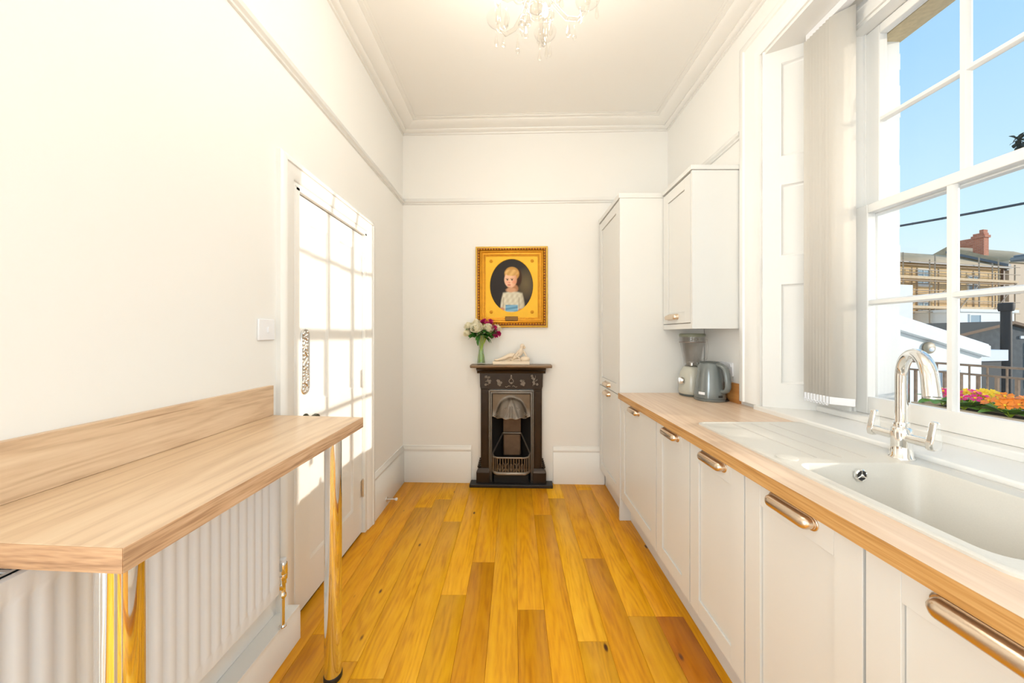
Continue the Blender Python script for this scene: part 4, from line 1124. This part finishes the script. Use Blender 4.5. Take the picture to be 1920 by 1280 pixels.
for k in range(30):
    a = 2*PI*k/30; lf = MB(); sx_ = math.cos(a)
    base = (VX+.020*sx_, VY-.012+.020*math.sin(a), MZ+.255+rr.uniform(-.005,.07))
    leaf(lf, base, (sx_, math.sin(a)*.7-.25, rr.uniform(-.55,.25)), rr.uniform(.06,.095), rr.uniform(.016,.024))
    ob('leaf', lf, M_LEAF, fo_)
for dx_, dz_ in ((-1,-.35),(1,-.95),(.55,-.5),(-.2,-1)):
    lf = MB(); leaf(lf, (VX+.03*dx_, VY-.03, MZ+.245), (dx_, -.2, dz_), .085, .020); ob('leaf', lf, M_LEAF, fo_)
for sg in (-1,1):
    lf = MB(); leaf(lf, (VX+.010*sg, VY-.010, MZ+.10), (.18*sg, -.05, -1), .06, .011); ob('leaf', lf, M_STEM, fo_)

# statuette: reclining figure, one continuous skin
SXs = 0.0
sr = root('statuette', mant(-.022, .082, MZ), 'cream figurine of a reclining woman on the mantel shelf', 'figurine', rotz=ROT_B, local=True)
ROOTLOC[sr.name] = (0,0,0)
def rb(x0,x1,y0,y1,z0,z1): return MB().box(x0,x1,y0,y1,z0,z1)
ob('base', rb(-.160,.160,-.038,.038,0,.030), M_STAT, sr, bevel=.005)
ob('drapery', MB().sphere((.118,.004,.046), .044, (1.0,.75,.62), 14, 9).sphere((.05,.012,.038), .03, (2.0,.7,.6), 14, 8).sphere((-.07,.01,.034), .022, (3.2,.9,.5), 14, 8), M_STAT, sr)
jn = [(.050,0,.058,.031),(.066,0,.088,.027),(.081,0,.116,.030),(.089,0,.138,.013),(.094,-.002,.160,.021),(.091,-.003,.174,.018),   # pelvis, waist, chest, neck, head
      (.062,-.022,.112,.010),(.040,-.036,.082,.008),(.070,-.040,.058,.0065),(.080,-.041,.055,.006),     # near arm
      (.106,.016,.112,.010),(.128,.010,.080,.008),(.135,-.006,.060,.0065),                              # far arm to the cushion
      (-.008,-.014,.086,.021),(-.070,-.018,.056,.016),(-.128,-.020,.040,.008),(-.148,-.022,.046,.006), # near leg
      (-.006,.012,.056,.017),(-.068,.006,.042,.011),(-.126,.000,.034,.008),(-.146,-.004,.038,.006)]
ed = [(0,1),(1,2),(2,3),(3,4),(4,5),(2,6),(6,7),(7,8),(8,9),(2,10),(10,11),(11,12),(0,13),(13,14),(14,15),(15,16),(0,17),(17,18),(18,19),(19,20)]
me = bpy.data.meshes.new('figure'); me.from_pydata([j[:3] for j in jn], ed, []); me.materials.append(M_STAT)
fg = bpy.data.objects.new('figure', me); C.objects.link(fg); fg.parent = sr
fg.modifiers.new('skin', 'SKIN')
if not me.skin_vertices: me.attributes.new('skin', 'FLOAT', 'POINT')
for i, j in enumerate(jn):
    sv = me.skin_vertices[0].data[i]; sv.radius = (j[3], j[3]); sv.use_root = (i == 0)
ss = fg.modifiers.new('sub', 'SUBSURF'); ss.levels = 2; ss.render_levels = 2
ob('hair', MB().sphere((.096,.002,.163), .019, (1.05,1.0,.95), 12, 8).sphere((.112,.006,.150), .012, (1,1,1.1), 10, 7), M_STAT, sr)

# ------------------------------------------------------------------ chandelier
cx, cy = CHANDELIER
ch = root('chandelier', (cx, cy, 2.45), 'clear crystal chandelier with curved glass arms under the ceiling', 'chandelier')
ob('ceiling_rose', MB().lathe([(.09,ZC-.002),(.088,ZC-.012),(.05,ZC-.022),(.02,ZC-.045)], (cx,cy,0), 28), M_CEIL, ch)
chn = MB()
for i in range(9):
    z = ZC-.05-.028*i
    chn.tube([(cx+(.009*math.cos(a*PI/6) if i%2 else 0), cy+(0 if i%2 else .009*math.cos(a*PI/6)), z+.018*math.sin(a*PI/6)) for a in range(13)], .002, 5)
ob('chain', chn, M_CHROME, ch)
ob('stem', MB().lathe([(.006,2.92),(.02,2.90),(.045,2.87),(.02,2.84),(.014,2.80),(.03,2.78),(.055,2.745),(.03,2.71),(.018,2.69),(.022,2.66),(.05,2.635),(.062,2.61),(.045,2.585),(.02,2.57)], (cx,cy,0), 24), M_CRYS, ch)
ob('finial_ball', MB().sphere((cx-.005,cy,2.560), .031, n=18, m=12), M_CRYS, ch)
ob('finial_drop', MB().lathe([(.003,2.530),(.012,2.51),(.015,2.495),(.008,2.470),(.001,2.452)], (cx-.06,cy-.01,0), 8, smooth=False), M_CRYS, ch)
def drop(x, y, z, L):
    return MB().lathe([(.001,z),(.0035,z-.004),(.0035,z-.008),(.001,z-.011)], (x,y,0), 6, smooth=False).lathe([(.001,z-.012),(.008,z-L*.75),(.0085,z-L*.85),(.001,z-L)], (x,y,0), 6, smooth=False)
GOLDP = M_GOLD2
for k in range(6):
    a = 2*PI*k/6+.30; ca_, sa_ = math.cos(a), math.sin(a)
    def at(rr_, z): return (cx+rr_*ca_, cy+rr_*sa_, z)
    arm = ob('arm', MB().tube([at(.03,2.66), at(.07,2.60), at(.12,2.565), at(.17,2.575), at(.205,2.615), at(.215,2.65)], [.008]*6, 10), M_CRYS, ch)
    ob('drip_pan', MB().lathe([(.008,2.645),(.03,2.65),(.048,2.664),(.050,2.670)], at(.215,0), 20, True, False), M_CRYS, arm)
    ob('candle', MB().lathe([(.011,2.655),(.011,2.735)], at(.215,0), 14), M_CRYS, arm)
    bm_ = bpy.data.materials.get('bulb_glow')
    if bm_ is None:
        bm_ = bpy.data.materials.new('bulb_glow'); bm_.use_nodes = True; bb = bm_.node_tree.nodes['Principled BSDF']
        bb.inputs['Emission Color'].default_value = (1,.86,.66,1); bb.inputs['Emission Strength'].default_value = 1.6; bb.inputs['Base Color'].default_value = (1,.9,.75,1)
    ob('bulb', MB().lathe([(.004,2.736),(.014,2.752),(.015,2.768),(.006,2.795),(.001,2.803)], at(.215,0), 14), bm_, arm)
    pl_ = bpy.data.lights.new('candle_bulb', 'POINT'); pl_.energy = BULB_W; pl_.color = (1.0,.92,.79); pl_.shadow_soft_size = .03
    po = bpy.data.objects.new('candle_bulb', pl_); C.objects.link(po); po.location = at(.215, 2.83)
    for q_, (rr_, z, L) in enumerate(((.245,2.655,.075),(.19,2.645,.065),(.12,2.555,.085),(.165,2.565,.06))):
        off = .03*(1 if q_ % 2 else -1)
        ob('crystal_drop', drop(cx+rr_*ca_-off*sa_*.6, cy+rr_*sa_+off*ca_*.6, z, L), M_CRYS, arm)
for k in range(5):
    a = 2*PI*k/5+.9
    ob('bead_ball', MB().sphere((cx+.075*math.cos(a), cy+.075*math.sin(a), 2.595-.012*(k%2)), .024, n=14, m=9), M_CRYS, ch)
    ob('crystal_drop', drop(cx+.05*math.cos(a+.5), cy+.05*math.sin(a+.5), 2.545, .075), M_CRYS, ch)

# ------------------------------------------------------------------ vertical blind drawn to the far side of the window
vb = root('vertical_blind', (1.50, 1.57, 2.84), 'off white vertical blind stacked at the far side of the window', 'blind')
ob('head_rail', MB().box(1.482, 1.518, .50, 1.668, 2.812, 2.846), M_WHITE, vb, bevel=.002)
for k in range(9):
    y = 1.500+.0165*k
    sl = MB(); rr_ = random.Random(k)
    an = math.radians(45+rr_.uniform(-2,2)); ux, uy = -math.cos(an), math.sin(an)
    def vn(u, bow=0.0): return (1.500+ux*u+uy*bow*-.5, y+uy*u-bow*.7)
    sl.loft([[(*vn(.044),z),(*vn(.015,.003),z),(*vn(-.015,.003),z),(*vn(-.044),z)] for z in (1.000, 2.806)], False, False, False, True)
    so_ = ob('slat', sl, M_BLIND, vb)
    md = so_.modifiers.new('thick', 'SOLIDIFY'); md.thickness = .0012
    p0, p1 = vn(.042), vn(-.042); ox, oy = -.003*uy, -.003*.7
    ob('bottom_weight', MB().prism([p0, p1, (p1[0]+ox,p1[1]+oy), (p0[0]+ox,p0[1]+oy)], 'z', 1.003, 1.036), M_WHITE, so_)
cbm = MB()
for k in range(60):
    t = k/59; cbm.sphere((1.466, 1.530+.130*t, 1.008-.012*abs(math.sin(t*8*PI))), .0026, n=6, m=4)
ob('bead_chain', cbm, M_WHITE, vb, kind='stuff')
# ------------------------------------------------------------------ outside the window
M_RENDER = mat('white_masonry', (.90,.89,.86), .85, noise=.04, nscale=6)
M_CREAM = mat('pink_render', (.72,.55,.40), .9, noise=.06, nscale=3)
M_SCAF = mat('galvanised_tube', (.50,.38,.27), .6, .1)
M_BOARD = mat('scaffold_board', (.70,.50,.30), .8, noise=.2, nscale=4)
M_RUST = mat('rusty_painted_iron', (.27,.18,.12), .7, .2, noise=.6, nscale=25)
M_GREYR = mat('dark_slate_render', (.10,.11,.115), .85, noise=.5, nscale=5)
def brick(name, c1, c2, mortar, scale):
    m_ = bpy.data.materials.new(name); m_.use_nodes = True; n = m_.node_tree.nodes; L = m_.node_tree.links; b = n['Principled BSDF']
    b.inputs['Roughness'].default_value = .9
    t_ = n.new('ShaderNodeTexCoord'); pass
    sp_ = n.new('ShaderNodeSeparateXYZ'); ad_ = n.new('ShaderNodeMath'); cb2 = n.new('ShaderNodeCombineXYZ')
    L.new(t_.outputs['Object'], sp_.inputs[0]); L.new(sp_.outputs['X'], ad_.inputs[0]); L.new(sp_.outputs['Y'], ad_.inputs[1])
    L.new(ad_.outputs[0], cb2.inputs['X']); L.new(sp_.outputs['Z'], cb2.inputs['Y'])
    k = n.new('ShaderNodeTexBrick'); k.inputs['Color1'].default_value = (*c1,1); k.inputs['Color2'].default_value = (*c2,1); k.inputs['Mortar'].default_value = (*mortar,1)
    k.inputs['Scale'].default_value = scale; k.inputs['Mortar Size'].default_value = .02
    L.new(cb2.outputs[0], k.inputs['Vector']); L.new(k.outputs['Color'], b.inputs['Base Color'])
    return m_
M_YBRICK = brick('buff_brick', (.74,.49,.22), (.82,.57,.29), (.76,.58,.36), 2.2)
M_RBRICK = brick('red_brick', (.50,.15,.08), (.62,.22,.12), (.50,.32,.24), 2.2)
M_ROOF = mat('brown_roof_tile', (.50,.38,.24), .85, noise=.3, nscale=2.5)
struct('ground', MB().box(1.81, 140, -60, 140, -3.2, -3.0), mat('paving', (.46,.43,.38), .9, noise=.15, nscale=1.5)) if False else None
gnd = ob('ground', MB().box(2.2, 160, -60, 160, -3.2, -3.0), mat('paving', (.50,.47,.42), .9, noise=.15, nscale=1.5), kind='structure')

# terrace across the street; local frame: x along the facade, y into the building
TR = Vector((29.5, 25.2, 0)); TD = Vector((.98, .20, 0)).normalized(); TANG = math.atan2(TD.y, TD.x)
th = root('terraced_house', TR[:], 'buff brick terraced house with brown tiled roof behind the scaffolding', 'house', rotz=TANG, local=True)
ROOTLOC[th.name] = (0,0,0)
W0, W1, EH = -8.0, 11.9, 7.0
ob('wall', MB().box(W0, W1, 0, 7, -3, EH), M_YBRICK, th)
def roof(x0, x1, e, rise, par):
    r_ = ob('roof', MB().add([(x0,-.35,e-.12),(x1,-.35,e-.12),(x1,3.2,e+rise),(x0,3.2,e+rise),(x1,7.2,e-.12),(x0,7.2,e-.12)], [(0,1,2,3),(3,2,4,5),(1,4,2),(0,3,5)]), M_ROOF, par)
    md = r_.modifiers.new('thick','SOLIDIFY'); md.thickness = .10
roof(W0-.2, W1, EH, 1.75, th)
ob('gutter', MB().box(W0-.2, W1, -.46, -.34, EH-.18, EH-.06), mat('grey_gutter', (.35,.34,.33), .6), th)
def win(x, z0, z1, w_, par, nx_=2, nz_=2):
    f = MB().frame(x-w_/2, x+w_/2, z0, z1, [(0,.0),(0,.07),(.09,.07),(.09,.02)])
    fr_ = ob('window', f, M_RENDER, par)
    ob('pane', MB().box(x-w_/2+.08, x+w_/2-.08, -.04, -.02, z0+.08, z1-.08), mat_win, fr_)
    for i in range(1, nx_): ob('glazing_bar', MB().box(x-w_/2+w_*i/nx_-.03, x-w_/2+w_*i/nx_+.03, -.07, -.035, z0+.05, z1-.05), M_RENDER, fr_)
    for i in range(1, nz_): ob('glazing_bar', MB().box(x-w_/2+.05, x+w_/2-.05, -.07, -.035, z0+(z1-z0)*i/nz_-.035, z0+(z1-z0)*i/nz_+.035), M_RENDER, fr_)
    ob('sill', MB().box(x-w_/2-.1, x+w_/2+.1, -.16, 0, z0-.12, z0), M_RENDER, fr_)
mat_win = mat('far_window_glass', (.30,.42,.50), .08, coat=.5)
for x, z0, z1 in ((-3.0,5.2,6.5),(2.58,5.2,6.5),(8.18,4.75,6.15),(-3.0,2.6,3.95),(2.58,2.6,3.95)):
    win(x, z0, z1, 1.3, th)
def chimney(x, y, w_, d_, z0, z1, par):
    mb = MB().box(x-w_/2, x+w_/2, y-d_/2, y+d_/2, z0, z1)
    mb.box(x-w_/2-.08, x+w_/2+.08, y-d_/2-.08, y+d_/2+.08, z1-.42, z1-.2)
    mb.box(x-w_/2+.04, x+w_/2-.04, y-d_/2+.04, y+d_/2-.35, z1-.01, z1+.28)
    ob('chimney_stack', mb, M_RBRICK, par)
chimney(12.45, 1.45, .62, .62, 7.2, 10.3, th)
ob('party_wall', MB().box(11.7, 12.0, -.25, 7, EH-.3, EH+.10).add([(11.75,-.3,EH+.0),(12.1,-.3,EH+.0),(12.1,3.2,EH+1.95),(11.75,3.2,EH+1.95),(11.75,-.3,EH+.2),(12.1,-.3,EH+.2),(12.1,3.2,EH+2.15),(11.75,3.2,EH+2.15)], [(0,1,2,3),(7,6,5,4),(0,4,5,1),(1,5,6,2),(2,6,7,3),(3,7,4,0)]), mat('lead_flashing', (.16,.18,.21), .6), th)
ob('front_extension', MB().box(1.4, 7.2, -2.4, -.02, -3, 2.95).box(1.25, 7.35, -2.55, -.02, 2.95, 3.15), M_RENDER, th)
win_ = ob('small_window', MB().frame(2.4, 3.6, 2.05, 2.8, [(0,0),(0,.06),(.08,.06),(.08,.02)]).xform(Matrix.Translation((0,-2.4,0))), M_RENDER, th)
ob('pane', MB().box(2.47, 3.53, -2.43, -2.41, 2.12, 2.73), mat_win, win_)
ob('side_extension', MB().box(-8, -3.0, -2.4, -.02, -3, 4.7), M_RENDER, th)
ob('downpipe', MB().box(11.5, 11.68, -.16, -.02, 3, EH), mat('brown_pipe', (.14,.09,.07), .6), th)

th2 = root('rendered_house', (TR+TD*11.95)[:], 'plain pink rendered house at the right edge of the window view', 'house', rotz=TANG, local=True)
ROOTLOC[th2.name] = (0,0,0)
ob('wall', MB().box(0, 9, -.25, 7, -3, 7.5), M_CREAM, th2)
roof(.02, 9.2, 7.5, 2.1, th2)
chimney(6.6, 5.0, .9, 1.3, 7.5, 10.8, th2)

NI = Vector((-TD.y, TD.x, 0))
sc = root('scaffolding', (TR - NI*1.15)[:], 'steel tube scaffolding with timber platforms in front of the buff terraced house', 'scaffolding', rotz=TANG, local=True)
ROOTLOC[sc.name] = (0,0,0)
for i, x in enumerate((-3.6, -1.6, 1.05, 1.6, 3.9, 6.3, 7.8, 8.5, 10.4)):
    for y in (.0, .95):
        ob('pole', MB().tube([(x, y, -3), (x, y, (7.3 if i % 2 else 6.9) if y == 0 else 6.5)], .040, 6), M_SCAF, sc)
for z in (1.6, 3.0, 3.9, 4.6, 5.3, 6.1, 6.7):
    for y in (-.045, .905): ob('ledger', MB().tube([(-4.2, y, z), (10.9, y, z)], .032, 6), M_SCAF, sc)
for x0_, z0_, x1_, z1_ in ((-3.4,1.6,-.4,3.9),(1.2,3.9,3.8,5.4),(6.3,1.6,8.4,3.2),(-1.5,-1,1.0,2.2),(7.8,3.2,10.4,5.4),(4.0,3.3,6.2,5.3)):
    ob('brace', MB().tube([(x0_,-.10,z0_),(x1_,-.10,z1_)], .032, 6), M_SCAF, sc)
for z in (3.25, 5.42):
    for q in range(4): ob('board', MB().box(-4.0, 10.8, .02+.22*q, .22+.22*q, z, z+.05), M_BOARD, sc)
    ob('toe_board', MB().box(-4.0, 10.8, -.04, -.015, z+.03, z+.22), M_BOARD, sc)

# white outbuilding with a mono-pitch roof
A = Vector((8.6, 7.75, 0)); B = Vector((13.03, 9.146, 0)); dd = (B-A); LN = dd.length; OANG = math.atan2(dd.y, dd.x)
wo_ = root('white_outbuilding', A[:], 'white rendered outbuilding with sloping white verge beyond the railings', 'outbuilding', rotz=OANG, local=True)
ROOTLOC[wo_.name] = (0,0,0)
zl, zr = 1.80, .98
ob('wall', MB().prism([(0,-3),(LN,-3),(LN,zr-.25),(0,zl-.25)], 'y', 0, 3.5), M_RENDER, wo_)
ob('verge_board', MB().prism([(-.1,zl-.24),(LN+.05,zr-.27),(LN+.05,zr+.04),(-.1,zl+.08)], 'y', -.14, -.01), M_RENDER, wo_)
ob('roof', MB().prism([(-.1,zl+.02),(LN+.08,zr-.02),(LN+.08,zr+.08),(-.1,zl+.12)], 'y', -.10, 3.6), mat('pale_roof', (.74,.76,.80), .6), wo_)
sl_ = root('security_light', (A+dd*.425)[:], 'beige oval bulkhead light on the white gable wall', 'lamp', rotz=OANG, local=True)
ROOTLOC[sl_.name] = (0,0,0)
ob('backplate', MB().sphere((0,-.05,.995), .2, (1.15,.35,.75), 16, 10), mat('beige_plastic', (.46,.36,.24), .5), sl_)
ob('lens', MB().sphere((-.02,-.09,.965), .105, (1.2,.35,.65), 14, 8), M_WHITE, sl_)
sg_ = ob('wall_sign', MB().box(0,1.15,-.03,-.006,.68,.86), mat('pale_blue_sign', (.42,.64,.86), .5), None, (A+dd*.345)[:], OANG, 'pale blue sign board on the white outbuilding wall', 'sign')
sg_.location.z = 0
gt = root('garden_gate', (A+dd*.42)[:], 'blue grey slatted gate beneath the sign', 'gate', rotz=OANG, local=True)
ROOTLOC[gt.name] = (0,0,0)
for k in range(9): ob('slat', MB().box(.0+.15*k, .12+.15*k, -.10, -.05, -2.6, .40), mat('blue_grey_wood', (.22,.30,.38), .6) if k == 0 else bpy.data.materials['blue_grey_wood'], gt)
ob('rail', MB().box(0, 1.35, -.05, -.02, -.3, -.18).box(0,1.35,-.05,-.02,-2.2,-2.05), bpy.data.materials['blue_grey_wood'], gt)

# slate grey shed, flue and small white lean-to
GA = Vector((17.0, 13.6, 0)); GB = Vector((22.5, 13.9, 0)); gd = GB-GA; GL = gd.length; GANG = math.atan2(gd.y, gd.x)
sh = root('grey_shed', GA[:], 'dark grey rendered shed with low gable behind the white outbuilding', 'shed', rotz=GANG, local=True)
ROOTLOC[sh.name] = (0,0,0)
ob('wall', MB().prism([(0,-3),(GL,-3),(GL,1.35),(GL*.70,1.75),(0,.9)], 'y', 0, 6), M_GREYR, sh)
ob('roof', MB().prism([(-.3,.86),(GL*.70,1.78),(GL*.70,1.90),(-.3,.98)], 'y', -.15, 6.2).prism([(GL*.70,1.78),(GL+.2,1.32),(GL+.2,1.44),(GL*.70,1.90)], 'y', -.15, 6.2), mat('rusty_tiles', (.25,.15,.09), .8, noise=.3), sh)
dr = ob('door', MB().box(4.75, 5.45, -.05, .02, -.9, .95), M_BLACK, sh)
ob('door_frame', MB().box(4.66, 4.75, -.07, .02, -.9, 1.0), M_RENDER, dr)
ob('sign_plate', MB().box(4.3, 5.1, -.05, -.01, 1.16, 1.28), M_WHITE, sh)
flu = root('flue_pipe', (18.6, 12.4, -3), 'black metal flue pipe standing in front of the grey shed', 'flue')
ob('pipe', MB().lathe([(.13,-3),(.13,2.3)], (18.6,12.4,0), 14), mat('black_iron_pipe', (.035,.03,.03), .6, noise=.3), flu)
ob('cowl', MB().lathe([(.17,2.22),(.19,2.30),(.19,2.50),(.15,2.53)], (18.6,12.4,0), 14), bpy.data.materials['black_iron_pipe'], flu)
lt = root('lean_to', (14.6, 10.1, -3), 'small dark lean-to with pale roof edge between outbuilding and flue', 'outbuilding')
LP = [(14.1,9.95),(15.15,10.2),(14.9,11.6),(13.9,11.3)]
ob('wall', MB().prism(LP, 'z', -3, .53), mat('yard_shade', (.05,.055,.06), .8, noise=.3), lt)  # near-black colour paints the deep shade below the roof edge
ob('roof', MB().prism([(14.02,9.85),(15.25,10.12),(14.95,11.7),(13.85,11.4)], 'z', .53, .86), mat('shaded_white', (.80,.82,.86), .8), lt)

lp = root('street_lamp', (20.0, 12.75, -3), 'grey street lamp post at the right edge of the view', 'street lamp')
ob('post', MB().lathe([(.09,-3),(.09,-1),(.065,-.9),(.06,4.2)], (20,12.75,0), 12), mat('grey_post', (.22,.24,.25), .5, .3), lp)
ob('lantern', MB().box(19.55, 20.1, 12.55, 12.95, 4.2, 4.36).box(19.6,20.05,12.6,12.9,4.36,4.44), bpy.data.materials['grey_post'], lp, bevel=.05)

# railing along the area edge
rl = root('railing', (4.5, 2.5, -3), 'old black iron railing with square balusters outside the window', 'railing')
RZ1, RZ2 = 1.035, .945
ob('top_rail', MB().box(4.48, 4.52, .6, 4.3, RZ1-.02, RZ1), M_RUST, rl)
ob('lower_rail', MB().box(4.485, 4.515, .6, 4.3, RZ2-.018, RZ2), M_RUST, rl)
k = 0; y = .70
while y < 4.2:
    if k % 2: ob('baluster', MB().box(4.495, 4.505, y-.005, y+.005, -.4, RZ1-.02), M_RUST, rl)
    else: ob('baluster', MB().box(4.490, 4.510, y-.010, y+.010, -.4, RZ2-.018), M_RUST, rl)
    y += .062; k += 1
ob('end_post', MB().box(4.43, 4.55, 3.86, 3.96, -.4, .97), mat('rust_orange', (.48,.22,.09), .8, noise=.3), rl)
ob('kerb_wall', MB().box(4.3, 4.75, .4, 4.5, -3, -.4), M_RENDER, rl)

# overhead cable
cbp = [Vector((9.0,14.55,4.93)).lerp(Vector((16.2,4.4,5.02)), t/24) - Vector((0,0,.25*math.sin(PI*t/24))) for t in range(25)]
cb_ = MB().tube(cbp, .034, 6)
for s_ in (0, PI):
    cb_.tube([p + Vector((0,.02*math.cos(i*2.4+s_),.02*math.sin(i*2.4+s_))) for i, p in enumerate([cbp[0].lerp(cbp[-1], j/90.)-Vector((0,0,.25*math.sin(PI*j/90.))) for j in range(91)])], .018, 5)
ob('overhead_cable', cb_, mat('cable_black', (.06,.07,.08), .6), None, cbp[0][:], 0, 'twisted black overhead cable crossing the sky outside', 'cable')

# leafy branch tip of a tree outside the frame
tb = root('tree', (7.6, 3.0, -3), 'dark leafy branch tip above the meeting rail at the right edge', 'tree')
tm = MB().tube([(7.6,2.9,-3),(7.62,2.88,-1),(7.68,2.82,1),(7.8,2.72,2.6),(7.95,2.6,3.6),(8.1,2.5,4.6)], [.17,.15,.13,.11,.07,.02], 9)
tips = [((7.2,4.62,4.00), (7.55,3.55,3.75)), ((8.7,2.2,4.5), (8.3,2.5,3.9)), ((7.6,2.0,4.7), (7.8,2.4,4.0)), ((8.3,3.0,4.9), (8.1,2.8,4.1)), ((8.8,2.9,3.9), (8.3,2.8,3.5))]
for tip, mid_ in tips: tm.tube([(7.85,2.68,2.9), mid_, tip], [.06,.035,.010], 7)
ob('trunk', tm, M_RUST, tb)
rr = random.Random(9); lf = MB()
for i in range(90):
    c_ = Vector((7.2+rr.gauss(0,.05), 4.63+rr.gauss(0,.055), 3.99+rr.gauss(0,.075)))
    leaf(lf, c_, (rr.uniform(-1,1), rr.uniform(-1,1), rr.uniform(-1,.6)), .08, .025)
for tip, _m in tips[1:] + [((8.1,2.5,4.7), 0)]:
    for i in range(220):
        c_ = Vector(tip) + Vector((rr.gauss(0,.24), rr.gauss(0,.22), rr.gauss(0,.24)))
        leaf(lf, c_, (rr.uniform(-1,1), rr.uniform(-1,1), rr.uniform(-1,.6)), .10, .032)
ob('leaves', lf, mat('dark_leaf', (.03,.05,.045), .6), tb, kind='stuff')

# window box with primroses
wbx = root('window_box', (1.905, 1.05, .925), 'stone coloured planter trough on the outer window sill', 'planter')
tr = MB()
tr.box(1.815, 1.995, .58, 1.50, .926, .940).box(1.815, 1.830, .58, 1.50, .94, 1.020).box(1.98, 1.995, .58, 1.50, .94, 1.020).box(1.83,1.98,.58,.595,.94,1.02).box(1.83,1.98,1.485,1.50,.94,1.02)
ob('trough', tr, mat('trough_clay', (.55,.45,.33), .8, noise=.1), wbx)
ob('soil', MB().box(1.83,1.98,.595,1.485,.94,1.005), mat('soil', (.05,.03,.02), .95), wbx)
M_PLEAF = mat('primrose_leaf', (.13,.30,.03), .5, noise=.35, nscale=40, bump=.4, bscale=90)
def petal_mat(n_, c_): return mat(n_, c_, .5, noise=.08, nscale=60)
PM = {'magenta': petal_mat('magenta_primrose', (.75,.01,.20)), 'yellow': petal_mat('yellow_primrose', (.95,.62,.01)), 'orange': petal_mat('orange_primrose', (.90,.24,.005)), 'white': petal_mat('pale_primrose', (.88,.82,.58))}
M_EYE = mat('primrose_eye', (.95,.60,.02), .5)
def primrose(x, y, kind, lab, seed, nfl=11, R=.021):
    rr = random.Random(seed)
    r_ = root('primrose', (x, y, 1.020), lab, 'flower', 'primroses in the window box')
    for q in range(9):
        a = 2*PI*q/9+rr.uniform(-.2,.2); lm = MB()
        leaf(lm, (x+.01*math.cos(a), y+.01*math.sin(a), 1.026), (math.cos(a), math.sin(a), rr.uniform(-.10,.40)), rr.uniform(.064,.086), .026)
        ob('leaf', lm, M_PLEAF, r_)
    for q in range(nfl):
        a = rr.uniform(0, 2*PI); d_ = .052*math.sqrt(rr.random()); c_ = Vector((x+d_*math.cos(a), y+d_*math.sin(a), 1.072+rr.uniform(0,.026)-d_*.25))
        nrm = Vector((math.cos(a)*d_*14-.35, math.sin(a)*d_*14-.25, 1)).normalized(); t1 = nrm.orthogonal().normalized(); t2 = nrm.cross(t1)
        fm = MB()
        for p in range(5):
            b_ = 2*PI*p/5
            def at2(rad, ang, up): return c_ + (t1*math.cos(ang)+t2*math.sin(ang))*rad + nrm*up
            fm.add([at2(.002,b_,0), at2(R*.7,b_-.55,.002), at2(R,b_-.28,.0035), at2(R*.88,b_,.003), at2(R,b_+.28,.0035), at2(R*.7,b_+.55,.002)], [(0,1,2,3),(0,3,4,5)], True)
        f_ = ob('bloom', fm, PM[kind], r_)
        ob('eye', MB().sphere(c_+nrm*.002, .0042, n=7, m=4), M_EYE, f_)
        ob('stalk', MB().tube([(x,y,1.012), c_-nrm*.001], .0015, 5), M_STEM, f_)
primrose(1.90, 1.455, 'white', 'pale cream primrose at the left end of the window box', 1, 8)
primrose(1.868, 1.362, 'magenta', 'magenta primrose left of the yellow one in the window box', 2, 14)
primrose(1.946, 1.372, 'yellow', 'yellow primrose between the magenta and orange ones', 3, 12)
primrose(1.872, 1.238, 'orange', 'orange primrose just right of the yellow one', 4, 15, .023)
primrose(1.946, 1.215, 'orange', 'orange primrose at the right edge of the view', 5, 15, .023)
